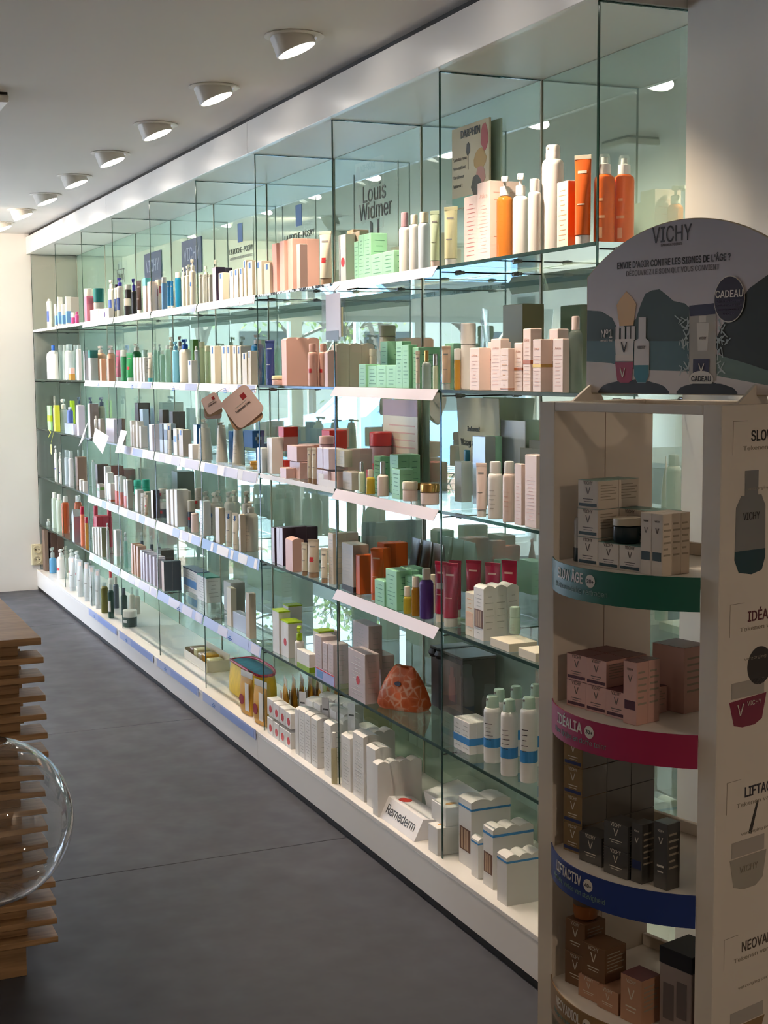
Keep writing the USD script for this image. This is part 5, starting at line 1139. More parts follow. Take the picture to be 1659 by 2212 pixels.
hang_card('large pink rounded card with red square hanging below the second shelf, fourth bay from right', -.075, 4.48, 1.245, .056, 38, 2)
hang_card('small pink rounded card hanging in front of the second shelf, fifth bay from right', -.06, 4.88, 1.247, .032, 30, 3)
# loose papers over the third-shelf strips at the far bays
for nm, lab, pts in (('paper_sheet', 'white sheet bent outward over the third shelf edge, eighth bay from right', [(-.035, 7.40, .972), (-.075, 7.09, 1.02), (-.05, 7.07, 1.115), (-.005, 7.40, 1.05)]), ('paper_sheet', 'large white sheet drooping over the third shelf edge, seventh bay from right', [(-.03, 7.0, 1.082), (-.04, 6.66, 1.055), (-.085, 6.60, .975), (-.05, 6.98, 1.02)]),
                      ('paper_sheet', 'narrow white sheet leaning out over the third shelf edge, sixth bay from right', [(-.012, 6.52, 1.09), (-.014, 6.385, 1.088), (-.06, 6.36, .99), (-.055, 6.47, .985)])):
    c0 = np.mean(pts, 0); t = thing(nm, lab, 'paper', c0); part(t, 'sheet', sheet([tuple(np.array(p) - c0) for p in pts], (-1, 0, .3)), M_CARD)
    part(t, 'holder_clip', rod(tuple(np.array(pts[0]) - c0), tuple(np.array([-.001, pts[0][1], Z[2] - .004]) - c0), .0012), M_METAL)
t = thing('swing_tag', 'yellow paper tag on a string hanging from the third shelf, farthest bay', 'tag', (-.02, 8.28, Z[2] - .006)); part(t, 'string', rod((.018, 0, .004), (0, 0, -.06), .0008), goods('yellow')); part(t, 'tag', xf(prism(Point(0, 0).buffer(.03).intersection(sbox(-.02, -.05, .02, .05)), .0012), (0, 0, -.098), RY, RZ, RN), plain('tag_yellow', 'c9cc5e', .5)); part(t, 'bow', cat(rod((0, 0, 0), (0, .07, -.03), .0025), rod((0, 0, 0), (0, .05, .012), .0025)), goods('yellow'))

# ------------------------------------------------------------------ cardboard display stand in front, right
SRZ = math.degrees(math.atan2(-0.97072, 0.24023)); SO = np.array([-0.21956 - .24023 * .389, 1.7162 + .97072 * .389, 0.0])
SX, SY = np.array([.24023, -.97072, 0]), np.array([.97072, .24023, 0])
M_STAND = plain('stand_card', 'd9cdbd', 0.55, grain=.02, scale=8); M_SIDEPRINT = plain('stand_side', 'ebe1cc', 0.5)
t = stand = thing('display_stand', 'tall white cardboard display stand with four bowed shelves at the right front', 'display stand', SO, rz=SRZ)
SW, SD, SH_ = .389, .245, 1.310
part(t, 'side_panel', cbox(0, .036, 0, SD, 0, SH_, .001), M_STAND); part(t, 'side_panel', cbox(SW - .036, SW, 0, SD, 0, SH_, .001), M_STAND)
part(t, 'panel_seam', bx(.036, .0366, SD * .5, SD * .5 + .001, 0, SH_ - .016), plain('seam_brown', '8a7763', .6))
part(t, 'top_rail', cbox(.0365, SW - .0365, 0, .022, SH_ - .015, SH_ - .0002, .001), M_STAND); part(t, 'top_rail', cbox(.0365, SW - .0365, SD - .022, SD, SH_ - .015, SH_ - .0002, .001), M_STAND)
CH, SAG = .317, .062; RR = (CH * CH / 4 + SAG * SAG) / (2 * SAG); SC = .036 + CH / 2; VC = RR - SAG; HA = math.asin(CH / 2 / RR)
def arc(n=24, r=RR): return [(SC + r * math.sin(a), VC - r * math.cos(a)) for a in np.linspace(-HA, HA, n)]
shelf_poly = Polygon(arc() + [(SW - .0362, SD - .004), (.0362, SD - .004)])
STRIPCOL = [('green', '0d5a48'), ('magenta', '9c1c48'), ('navy', '1d3270'), ('gold', '8a6a42')]
SHZ = [1.041, .796, .541, .303]
names = [('SLOW \u00c2GE', '20+', 'Huidveroudering vertragen'), ('ID\u00c9ALIA', '30+', 'Fijne lijntjes en doffe teint'), ('LIFTACTIV', '40+', 'Rimpels, verlies van stevigheid'), ('NEOVADIOL', '50+', 'Drogere huid, contourverlies')]
M_STL = plain('strip_letter', 'cdc4b6', .5); M_STS = plain('strip_small', '6f8a80', .5)
def on_arc(mesh, off=.0026):
    """bend a flat mesh (x along the strip, y up, z outwards) round the bowed front"""
    v, f = np.array(mesh[0] if isinstance(mesh, tuple) else mesh.vertices, float), np.array(mesh[1] if isinstance(mesh, tuple) else mesh.faces)
    a = -HA + v[:, 0] / RR; r = RR + off + v[:, 2]
    return np.stack([SC + r * np.sin(a), VC - r * np.cos(a), v[:, 1]], 1), f
for i, z in enumerate(SHZ):
    part(t, 'shelf', (lambda q: (q[0] + np.array([0, 0, z - .012]), q[1]))(cat(prism(shelf_poly, .012))), plain('stand_shelf', 'e6ddd0', .4))
    oa, ia = arc(24, RR + .0024), arc(24, RR + .0004)
    sp_ = part(t, 'header_strip', (lambda q: (q[0] + np.array([0, 0, z - .046]), q[1]))(cat(prism(Polygon(oa + ia[::-1]), .053))), plain('strip_' + STRIPCOL[i][0], STRIPCOL[i][1], .42), 30, label=f'{STRIPCOL[i][0]} curved strip with pale product name')
    nm, age, sub = names[i]
    part(sp_, 'lettering', on_arc(text(nm, .0165, (.062, z - .018, 0), (1, 0, 0), (0, 1, 0), (0, 0, 1), .0005, bold=True, width=.085)), M_STL)
    part(sp_, 'age_badge', on_arc(xf(lathe([(0, 0), (.0105, 0), (.0105, .0006), (0, .0006)], 20), (.164, z - .012, 0))), M_STL)
    part(sp_, 'badge_number', on_arc(text(age, .006, (.164, z - .015, .0006), (1, 0, 0), (0, 1, 0), (0, 0, 1), .0004, bold=True, centre=True)), M_PRINT['dark'])
    part(sp_, 'small_lettering', on_arc(text(sub, .0085, (.05, z - .034, 0), (1, 0, 0), (0, 1, 0), (0, 0, 1), .0004, width=.15)), M_STS)
    part(t, 'rear_ledge', cbox(.037, SW - .037, SD - .014, SD - .004, z + .0002, z + .022, .001), M_STAND)
part(t, 'kick_board', cbox(.0365, SW - .0365, .01, .02, 0, .1, .001), M_STAND)
# printed outer side panel: headings, corner brackets and product pictures (flat print)
def side_text(s, v, z, h, w, m_, b=False): part(t, 'side_lettering', text(s, h, (SW + .0001, v, z), (0, 1, 0), (0, 0, 1), (1, 0, 0), .0004, bold=b, width=w), m_)
M_SD = plain('side_ink', '2c2622', .5); M_SDS = plain('side_ink_pale', '978b78', .5)
def side_shape(poly, m_, nm, lay=1): part(t, nm, xf(prism(poly, .0003), (SW + .00015 * lay, 0, 0), (0, 1, 0), (0, 0, 1), (1, 0, 0)), m_)
for (nm, z, w, dark) in (('SLOW \u00c2GE', 1.255, .1, '2c2622'), ('ID\u00c9ALIA', .977, .085, '5a2026'), ('LIFTACTIV', .70, .1, '2c2a33'), ('NEOVADIOL', .45, .11, '4a3a2c')):
    mm_ = plain('side_head_' + nm[:2].lower(), dark, .5)
    side_text(nm, .068, z, .0155, w, mm_, True); side_text('Tekenen van de tijd', .05, z - .014, .0065, .135, M_SDS); side_text('verzorging per leeftijd', .062, z - .075 if z > 1 else z - .06, .0045, .11, M_SDS)
    side_shape(cat_ := sbox(.026, z + .030, .060, .0306 + z + .0002), M_SDS, 'corner_bracket'); side_shape(sbox(.026, z - .02, .0266, z + .0306), M_SDS, 'corner_bracket')
bot = Polygon([(.034, 1.075), (.045, 1.055), (.075, 1.05), (.1, 1.055), (.108, 1.075), (.106, 1.155), (.096, 1.172), (.048, 1.172), (.036, 1.155)])
side_shape(bot, plain('side_bottle', '7d7b78', .35), 'bottle_picture'); side_shape(bot.intersection(sbox(0, 1.0, .2, 1.088)), plain('side_bottle_dark', '173c44', .3), 'bottle_picture_foot', 2); side_shape(sbox(.056, 1.172, .088, 1.21), plain('side_bottle', '7d7b78', .35), 'bottle_picture_neck')
part(t, 'picture_lettering', text('VICHY', .011, (SW + .0008, .052, 1.135), (0, 1, 0), (0, 0, 1), (1, 0, 0), .0003, width=.04), M_SD)
jar = Polygon([(.028, .856), (.04, .818), (.06, .813), (.09, .813), (.108, .82), (.118, .86)]); side_shape(jar, plain('side_jar_red', '7c1a38', .3), 'jar_picture'); side_shape(sbox(.033, .86, .112, .885), plain('side_jar_lid', 'a89e92', .4), 'jar_picture_lid'); side_shape(Point(.1, .905).buffer(.03), M_SD, 'dark_flower_picture')
part(t, 'picture_lettering', text('V', .018, (SW + .0008, .046, .832), (0, 1, 0), (0, 0, 1), (1, 0, 0), .0003), M_STL); part(t, 'picture_lettering', text('VICHY', .007, (SW + .0008, .07, .845), (0, 1, 0), (0, 0, 1), (1, 0, 0), .0003, width=.035), M_STL)
side_shape(Polygon([(.036, .605), (.046, .56), (.07, .552), (.1, .552), (.118, .562), (.126, .605)]), plain('side_jar_grey', 'a0988a', .3), 'jar_picture'); side_shape(sbox(.04, .607, .12, .632), plain('side_jar_lid', 'a89e92', .4), 'jar_picture_lid'); side_shape(Polygon([(.08, .64), (.1, .69), (.104, .688), (.088, .638)]), M_SD, 'brush_picture')
part(t, 'picture_lettering', text('VICHY', .01, (SW + .0008, .06, .58), (0, 1, 0), (0, 0, 1), (1, 0, 0), .0003, width=.045), M_SDS)
side_shape(Polygon([(.04, .33), (.05, .29), (.11, .285), (.13, .33)]), plain('side_jar_gold', '8c6a3c', .3), 'jar_picture'); side_shape(sbox(.044, .332, .126, .355), plain('side_jar_lid', 'a89e92', .4), 'jar_picture_lid')
# header board on top of the stand, with its printed picture
HV = .1
t = thing('header_board', 'arched printed header board with mountain lake picture standing on the display stand', 'sign', SO + SX * 0 + SY * HV + np.array([0, 0, SH_ + .0002]), rz=SRZ)
hx0, hx1, sh1, top1 = .012, .446, 1.521 - SH_, 1.602 - SH_
hc = (hx0 + hx1) / 2; hw = (hx1 - hx0) / 2; rise = top1 - sh1; R_ = (hw * hw + rise * rise) / (2 * rise)
outline = Polygon([(hx0, .012), (hx1, .012)] + [(hc + R_ * math.sin(a), top1 - R_ + R_ * math.cos(a)) for a in np.linspace(math.asin(hw / R_), -math.asin(hw / R_), 40)])
HR, HU, HN = (1, 0, 0), (0, 0, 1), (0, -1, 0)
def hs(poly, m_, nm, lay): part(t, nm, xf(prism(poly.intersection(outline.buffer(-.0015)), .0003), (0, -.0004 - .00025 * lay, 0), HR, HU, HN), m_)
def zz(pts): return Polygon([(a, b - SH_) for a, b in pts])
part(t, 'board', xf(prism(outline, .004), (0, .004, 0), HR, HU, HN), plain('board_card', 'b9a88c', .6))
def hm(n, c, r_=.4): return plain('header_' + n, c, r_)
M_HSKY = mat('header_sky', {'t': ('texture_coordinate', {}), 's': ('separate_xyz', {}), 'r': ('rgb_ramp', {'ramp': [(0.0, lin('efe4e0')), (0.12, lin('ddd0d0')), (0.2, lin('c8c0c4')), (0.3, lin('b0acb4'))]}), 'p': ('principled_bsdf', {'roughness': .35})}, [('t.object', 's.vector'), ('s.z', 'r.fac'), ('r.color', 'p.base_color')])
hs(outline, M_HSKY, 'printed_sky', 0)
hs(zz([(.0, 1.466), (.047, 1.462), (.072, 1.45), (.085, 1.43), (.126, 1.446), (.136, 1.47), (.146, 1.487), (.160, 1.492), (.176, 1.493), (.192, 1.483), (.206, 1.473), (.23, 1.468), (.255, 1.45), (.255, 1.40), (0, 1.40)]), hm('mountain', '3a4a44'), 'printed_mountains', 1)
hs(zz([(.45, 1.53), (.39, 1.504), (.357, 1.486), (.34, 1.468), (.305, 1.43), (.29, 1.40), (.32, 1.37), (.45, 1.345)]), hm('mountain2', '2b2f28'), 'printed_forest', 1)
hs(zz([(0, 1.413), (.24, 1.408), (.25, 1.36), (.12, 1.36), (.06, 1.374), (0, 1.376)]), hm('lake', '4c6a6c'), 'printed_lake', 2); hs(zz([(.28, 1.39), (.36, 1.37), (.45, 1.345), (.45, 1.32), (.3, 1.35)]), hm('lake2', '6c8075'), 'printed_shore', 2)
hs(zz([(0, 1.378), (.07, 1.374), (.13, 1.362), (.24, 1.36), (.3, 1.352), (.45, 1.33), (.45, 1.32), (0, 1.32)]), hm('mist', 'd6cac2'), 'printed_mist', 3)
rk = random.Random(3)
for a, b, tp in ((.042, .2, 1.347), (.216, .338, 1.343)):
    xs = np.linspace(a, b, 16); hs(zz([(a, 1.322)] + [(x, 1.327 + (tp - 1.327) * math.sin(math.pi * (x - a) / (b - a)) ** .5 * (1 - .12 * rk.random())) for x in xs] + [(b, 1.322)]), hm('rock', '25211f'), 'printed_rock', 4)
hs(zz([(.09, 1.436), (.083, 1.471), (.092, 1.482), (.1045, 1.493), (.118, 1.482), (.127, 1.471), (.121, 1.436)]), hm('cream', 'e6b884'), 'cream_swirl_picture', 5)
for a in (.081, .0935, .106, .1165): hs(zz([(a, 1.412), (a + .0085, 1.412), (a + .0085, 1.435), (a, 1.435)]), hm('vial', 'd8cec6'), 'vial_picture', 5)
hs(zz([(.08, 1.414), (.123, 1.414), (.12, 1.378), (.083, 1.378)]), hm('jarw', 'e6dad0'), 'white_jar_picture', 6); hs(zz([(.081, 1.376), (.122, 1.376), (.119, 1.345), (.112, 1.341), (.093, 1.341), (.086, 1.345)]), hm('jarm', 'a82a4c'), 'magenta_jar_picture', 6); hs(zz([(.082, 1.3765), (.1215, 1.3765), (.1215, 1.388), (.082, 1.388)]), hm('lid', 'ecdcd0'), 'jar_lid_picture', 7)
hs(zz([(.133, 1.449), (.149, 1.449), (.149, 1.414), (.157, 1.409), (.157, 1.352), (.15, 1.341), (.132, 1.341), (.124, 1.352), (.124, 1.41), (.133, 1.414)]), hm('bottle', 'dcd2cc'), 'serum_picture', 6); hs(zz([(.1245, 1.37), (.1565, 1.37), (.1565, 1.352), (.15, 1.3415), (.132, 1.3415), (.1245, 1.352)]), hm('bteal', '227480'), 'serum_foot_picture', 7)
hs(zz([(.24, 1.464), (.293, 1.466), (.297, 1.345), (.242, 1.345)]), hm('box', 'b0a698'), 'gift_pack_picture', 5); hs(zz([(.24, 1.464), (.293, 1.466), (.293, 1.449), (.241, 1.447)]), hm('boxtop', '2c2440'), 'gift_pack_top', 6); hs(zz([(.256, 1.436), (.281, 1.436), (.278, 1.392), (.259, 1.392)]), hm('tubew', 'ded4c6'), 'gift_tube_picture', 6); hs(zz([(.261, 1.447), (.275, 1.447), (.275, 1.437), (.261, 1.437)]), hm('tubew', 'ded4c6'), 'gift_tube_cap', 6)
hs(zz([(.25, 1.379), (.283, 1.379), (.283, 1.352), (.25, 1.352)]), hm('boxtop', '2c2440'), 'dark_square', 7)
for s_ in range(26): a_ = rk.uniform(-.03, .03); x_ = rk.choice([.232, .302]) + rk.gauss(0, .009); hs(affinity.rotate(sbox(x_ - .001, 1.345 - SH_, x_ + .001, 1.345 - SH_ + rk.uniform(.008, .02)), rk.uniform(-50, 50)).buffer(.0004), hm('splash', 'b0bab6'), 'splash_picture', 4) if False else None
sp_ = [affinity.translate(affinity.rotate(sbox(-.001, 0, .001, rk.uniform(.006, .018)), rk.uniform(-70, 70)), rk.choice([.233, .303]) + rk.gauss(0, .008), rk.uniform(1.35, 1.44) - SH_) for _ in range(60)]
from shapely import union_all
part(t, 'splash_picture', xf(prism(union_all(sp_), .0003), (0, -.0015, 0), HR, HU, HN), hm('splash', 'b0bab6'), kind='stuff')
el = lambda cx, cy, rx, ry: affinity.scale(Point(cx, cy - SH_).buffer(1, 24), rx, ry)
hs(el(.320, 1.471, .030, .036), hm('white', 'e2d8cc'), 'badge_rim', 8); hs(el(.320, 1.471, .0285, .0345), hm('badge', '2c1f33'), 'gift_badge', 9); hs(el(.267, 1.347, .0245, .0135).intersection(sbox(0, .03, .5, .5)), hm('white', 'e2d8cc'), 'gift_plate', 9)
def ht(s, x, z, h, w, m_, lay=10, b=False, c_=False, nm='lettering'): part(t, nm, text(s, h, (x, -.0004 - .00025 * lay, z - SH_), HR, HU, HN, .0004, bold=b, centre=c_, width=w), m_)
M_HD = hm('ink', '332c2e'); M_HG = hm('greyink', '6d666a'); M_HW = hm('white', 'e2d8cc')
ht('VICHY', .159, 1.568, .025, .083, M_HD, 2); ht('LABORATOIRES', .178, 1.5615, .004, .045, M_HG, 2, nm='small_lettering')
ht("ENVIE D'AGIR CONTRE LES SIGNES DE L'\u00c2GE ?", .082, 1.531, .0105, .238, M_HD, 2, True); ht('D\u00c9COUVREZ LE SOIN QUI VOUS CONVIENT', .103, 1.518, .0085, .195, M_HG, 2, nm='small_lettering')
ht('N\u00ba1', .047, 1.417, .014, .027, M_HW, 8); ht('EN ANTI-\u00c2GE', .047, 1.4105, .0032, .028, M_HW, 8, nm='small_lettering'); ht('CADEAU', .320, 1.474, .0105, .054, M_HW, 11, True, True); ht('CADEAU', .267, 1.344, .008, .04, M_HD, 11, True, True)
for i in range(4): ht(['UN SOIN OFFERT', 'POUR L\u2019ACHAT DE', 'DEUX PRODUITS', 'VICHY'][i], .320, 1.4665 - i * .0065, .003, [.05, .05, .045, .025][i], hm('badgeprint', '5a4d66'), 11, False, True, 'small_lettering')
ht('V', .267, 1.359, .013, .013, M_HW, 10, False, True, 'picture_lettering'); ht('V', .094, 1.392, .017, .014, M_HD, 9, nm='picture_lettering'); ht('V', .092, 1.35, .016, .013, M_HW, 10, nm='picture_lettering'); ht('VICHY', .131, 1.397, .005, .018, M_HG, 9, nm='picture_lettering'); ht('VICHY', .262, 1.41, .004, .014, M_HG, 9, nm='picture_lettering')
for x in (.02, .40):
    part(t, 'foot_bracket', xf(prism(Polygon([(-.045, 0), (.03, 0), (.012, .03), (.002, .03)]), .005), (x, 0, 0), (0, 1, 0), (0, 0, 1), (1, 0, 0)) if x < .3 else xf(prism(Polygon([(-.045, 0), (.03, 0), (.012, .032), (.002, .032)]), .005), (SW - .02, 0, 0), (0, 1, 0), (0, 0, 1), (1, 0, 0)), M_STAND)
# goods on the stand
def sloc(s, v, z): return SO + SX * s + SY * v + np.array([0, 0, z + .0002])
M_VINK = plain('vichy_ink', '5c5046', .5)
def vbox(label, s, v, z, w, d, h, body, bandc=None, ink=M_VINK, top=None, sideC=None, logo=True, grp='cartons on the display stand', vertical=False, name='VICHY'):
    t = thing('carton', label, 'box', sloc(s, v, z), SRZ, grp)
    part(t, 'carton', cbox(0, w, 0, d, 0, h, .0006), plain('vbox_' + body[0], body[1], body[2], body[3]))
    if top: part(t, 'top_panel', bx(.0003, w - .0003, .0003, d - .0003, h, h + .0004), plain('vtop_' + top[0], top[1], .4))
    if sideC: part(t, 'side_panel', bx(w, w + .0004, .0004, d - .0004, .0004, h - .0004), plain('vside_' + sideC[0], sideC[1], sideC[2], sideC[3]))
    if logo:
        vz = h * (.52 if not vertical else .68)
        part(t, 'lettering', text('V', min(h * .26, w * .38), (w * .5, -.0001, vz), HR, HU, HN, .0003, centre=True), ink); part(t, 'lettering', text(name, w * .12, (w * .5, -.0001, h * .86), HR, HU, HN, .0003, centre=True, width=w * .45), ink)
        part(t, 'small_lettering', cat(bx(w * .25, w * .75, -.0003, 0, h * .33, h * .36), bx(w * .3, w * .7, -.0003, 0, h * .25, h * .27)), ink, kind='stuff')
    if bandc: part(t, 'band', bx(w * .07, w * .93, -.0006, 0, h * .08, h * .19) if not vertical else bx(w * .12, w * .88, -.0006, 0, h * .24, h * .38), plain('vband_' + bandc[0], bandc[1], .4))
    part(t, 'side_print', cat(*[bx(w, w + .0003, d * .12, d * q_, h * (.82 - .1 * i), h * (.85 - .1 * i)) for i, q_ in enumerate((.7, .9, .8, .88, .6, .85))]), M_SDS, kind='stuff')
WHITE = ('white', 'cdbfae', .5, 0.0); TEALB = ('teal', '2c3f42'); TT = ('teal', '6f9688')
def place(s0, v0, z0, rows, what, kw, w, d, h):
    pass
lev = ['bottom', 'middle', 'top']
for k in range(3):
    for dd in range(2): vbox(f'white cube carton, {lev[k]} of the left {"front" if dd == 0 else "rear"} stack on the green-strip shelf', .092, .0 + dd * .049, SHZ[0] + k * .0472, .0462, .048, .0465, WHITE, TEALB, top=TT)
for c in (1, 2): vbox(f'white cube carton with dark band under the dark jar on the green-strip shelf, {"left" if c == 1 else "right"}', .092 + c * .0468, .0, SHZ[0], .0462, .048, .0415, WHITE, TEALB, top=TT)
for c in (1, 2):
    for k in range(2): vbox(f'white cube carton in the rear row of the green-strip shelf, {lev[k]} level, {"left" if c == 1 else "right"}', .0925 + c * .0468, .0495, SHZ[0] + k * .0472, .0462, .048, .0465, WHITE, TEALB, top=TT)
for c in range(2):
    for dd in range(3): vbox(f'slim tall white carton on the green-strip shelf, {"left" if c == 0 else "right"} column, {ORD[dd]} from front', .2345 + c * .0232, -.004 + dd * .0215, SHZ[0], .0228, .021, .098, WHITE, TEALB, vertical=True)
def vjar(label, s, v, z, r, h, body, lid, lidf=.3, grp=None, name='cosmetic_jar'):
    t = thing(name, label, 'jar', sloc(s, v, z), SRZ, grp); zl = h * (1 - lidf)
    part(t, 'jar_body', lathe([(0, 0), (r * .72, 0), (r * .9, h * .06), (r, h * .25), (r, zl - .002), (r * .9, zl), (0, zl)], 28), plain('vjar_' + body[0], body[1], .15), 35); part(t, 'lid', lathe([(0, zl + .0002), (r, zl + .0002), (r, h - .002), (r * .93, h), (0, h)], 28), plain('vlid_' + lid[0], lid[1], .35), 35)
vjar('dark teal jar with cream lid on two white cartons, green-strip shelf', .182, .022, SHZ[0] + .0421, .0235, .042, ('teal', '10252b'), ('cream', 'b5aa94'))
t = thing('serum_bottle', 'small upright bottle with dark foot at the left of the green-strip shelf', 'bottle', sloc(.072, .03, SHZ[0]), SRZ); part(t, 'bottle_body', lathe([(0, 0), (.0125, 0), (.0135, .003), (.0135, .07), (.010, .075), (0, .075)], 20), plain('serum_pale', 'a59c90', .3), 35); part(t, 'dark_foot', lathe([(.0137, .001), (.0137, .024)], 20), plain('serum_dark', '172c33', .25), 35); part(t, 'cap', lathe([(0, .0752), (.0085, .0752), (.0085, .092), (0, .092)], 16), plain('serum_pale', 'a59c90', .3), 35)
PINK = ('pink', 'c99c8e', .5, 0.0); PB = ('plum', '4a2230'); PTOP = ('plumtop', '6b3a3c')
for k in range(2):
    for c in range(3 if k == 0 else 2):
        for dd in range(2): vbox(f'pink cube carton with plum band, {lev[k] if k == 0 else "upper"} level, {ORD[c]} column, {"front" if dd == 0 else "rear"} row, magenta-strip shelf', .064 + c * .0475, .004 + dd * .049 - .002 * c, SHZ[1] + k * .0452, .0465, .048, .0445, PINK, PB, top=PTOP)
for dd in range(2): vbox(f'tall pink carton on the magenta-strip shelf, {"front" if dd == 0 else "rear"} one', .2085, -.012 + dd * .0275, SHZ[1], .029, .027, .1025, PINK, PB, top=PTOP, vertical=True)
vbox('large pink carton at the back of the magenta-strip shelf', .165, .105, SHZ[1], .07, .06, .11, PINK, None, top=PTOP, logo=False)
GOLD = ('gold', '9a7c56', .28, .55); SIL = ('silver', '6f6c68', .25, .75); NB = ('navy', '1f2c58'); M_VW = plain('vichy_pale', 'c9bfae', .4)
for k in range(4):
    for dd in range(3): vbox(f'{"gold fronted" if dd == 0 else "dark"} silver carton, {ORD[k]} from below, {ORD[dd]} from front, blue-strip shelf', .058, .004 + dd * .0605, SHZ[2] + k * .0502, .0443, .0598, .0495, GOLD if dd == 0 else SIL, NB if dd == 0 else None, ink=M_VW, sideC=SIL, logo=dd == 0)
vbox('low silver carton with pale foot beside the gold stack, blue-strip shelf', .112, -.012, SHZ[2], .052, .035, .05, SIL, None, ink=M_VW)
for k in range(2): vbox(f'silver carton of the stacked pair on the blue-strip shelf, {"lower" if k == 0 else "upper"} one', .178, -.022, SHZ[2] + k * .0448, .053, .04, .044, SIL, None, ink=M_VW)
vbox('slim dark silver carton with navy square, blue-strip shelf', .2345, -.018, SHZ[2], .0235, .03, .098, SIL, NB, ink=M_VW, vertical=True); vbox('tall silver carton at the right of the blue-strip shelf', .2735, -.008, SHZ[2], .0285, .03, .108, SIL, None, ink=M_VW, vertical=True)
BR = ('bronze', '7d5b40', .35, .4); BRP = ('bronzepink', 'b08468', .45, .1)
for k in range(2): vbox(f'bronze carton, {"lower" if k == 0 else "upper"} of the stack under the orange jar, gold-strip shelf', .060, .008, SHZ[3] + k * .0582, .048, .05, .0575, BR, None, ink=M_VW)
vjar('orange jar with patterned dark cap on the bronze stack, gold-strip shelf', .084, .034, SHZ[3] + .1166, .0225, .052, ('orange', '8f5326'), ('patterned', '55463a'), .5)
for c in range(2): vbox(f'low rose-bronze carton in the front of the gold-strip shelf, {"left" if c == 0 else "right"}', .112 + c * .05, -.012 - .006 * c, SHZ[3], .048, .05, .038, BRP, None, ink=M_VW)
vbox('large bronze carton resting on two low cartons, gold-strip shelf', .118, -.01, SHZ[3] + .0386, .0535, .052, .058, BR, None, ink=M_VW)
vbox('rose-bronze carton beside the black-topped box, gold-strip shelf', .2165, -.02, SHZ[3], .046, .045, .078, BRP, None, ink=M_VW, top=('plumtop', '6b3a3c'))
t = thing('carton', 'grey picture carton with black lid at the right of the gold-strip shelf', 'box', sloc(.2770, .006, SHZ[3]), SRZ, 'cartons on the display stand'); part(t, 'carton', cbox(0, .066, 0, .07, 0, .11, .001), plain('vbox_greyp', '8c7c76', .45)); part(t, 'lid', cbox(-.001, .067, -.001, .071, .1102, .138, .001), plain('vlid_black', '17161c', .4)); part(t, 'picture', cat(bx(.008, .03, -.0005, 0, .02, .08), bx(.036, .056, -.0005, 0, .03, .09)), plain('vpic', '5f5450', .5))

# ------------------------------------------------------------------ stacked-plank table at the left, glass bubble vase
M_WOOD = mat('oak_plank', {'t': ('texture_coordinate', {}), 'm': ('mapping', {'scale': (1.5, 22.0, 30.0)}), 'n': ('noise_texture', {'scale': 3.0, 'detail': 6.0, 'distortion': 0.6}), 'o': ('object_info', {}), 'r': ('rgb_ramp', {'ramp': [(0.25, lin('8a6642')), (0.75, lin('bb9468'))]}), 'p': ('principled_bsdf', {'roughness': 0.45})},
    [('t.object', 'm.vector'), ('m.vector', 'n.vector'), ('n.fac', 'r.fac'), ('r.color', 'p.base_color')])
TX, TY = -0.990, 3.10
t = thing('plank_table', 'light wooden display table built of stacked horizontal planks at the left edge', 'table', (TX, TY, 0))
pit = .0427; zt = .785
part(t, 'tabletop', cbox(-.75, 0, 0, .75, zt - .016, zt, .0012), M_WOOD)
part(t, 'foot_board', cbox(-.74, -.048, .05, .70, 0, .075, .001), M_WOOD)
z = zt - .016 - pit + .0015; k = 0
while z > .08:
    for (y0, y1, nm_) in ((0.0, .09, 'plank'), (.33, .42, 'plank'), (.66, .75, 'plank')):
        part(t, nm_, cbox(-.75, .004 + .0008 * k, y0, y1, z, z + .0135, .001), M_WOOD)
    part(t, 'spacer_board', cbox(-.7, -.046 + .001 * (k % 2), .035, .06, z + .014, z + pit - .0005, .0008), M_WOOD); part(t, 'spacer_board', cbox(-.70, -.05, .68, .71, z + .014, z + pit - .0005, .0008), M_WOOD)
    z -= pit; k += 1
part(t, 'spacer_board', cbox(-.7, -.046, .035, .06, .0755, z + pit - .0005, .0008), M_WOOD)
M_VASE = mat('clear_vase_glass', {'p': ('principled_bsdf', {'base_color': (.97, .98, .98), 'roughness': 0.0, 'transmission_weight': 1.0, 'ior': 1.45})})
vx, vy, vz = -1.324, 1.487, .8985
t = thing('glass_vase', 'large clear bubble-shaped glass vase at the left edge', 'vase', (vx, vy, vz - .0885))
prof = [(0, 0), (.02, .0005)] + [(.088 * math.sin(a), .0885 - .088 * math.cos(a)) for a in np.linspace(.32, 2.88, 26)]
inn = [((r_, z_) if i == -1 else (.0876 * math.sin(a), .0885 - .0876 * math.cos(a))) for i, a in enumerate(np.linspace(2.875, .0, 30)) for r_, z_ in [(0, 0)]]
part(t, 'bowl', lathe(prof + [(prof[-1][0] - .0004, prof[-1][1] + .0004)] + inn[:-1] + [(0, inn[-1][1])], 56), M_VASE, 60)
t = thing('round_stool', 'small round wooden stool under the glass vase', 'stool', (-1.405, 1.49, 0)); zs_ = vz - .0885 - .0004
part(t, 'seat', lathe([(0, zs_ - .03), (.083, zs_ - .03), (.086, zs_ - .027), (.086, zs_ - .003), (.083, zs_), (0, zs_)], 36), M_WOOD, 35)
for i in range(3): a = 2.1 * i + 1.4; part(t, 'leg', rod((.06 * math.cos(a), .06 * math.sin(a), zs_ - .03), (.1 * math.cos(a) - .03, .1 * math.sin(a), 0), .011, 12), M_WOOD, 35)

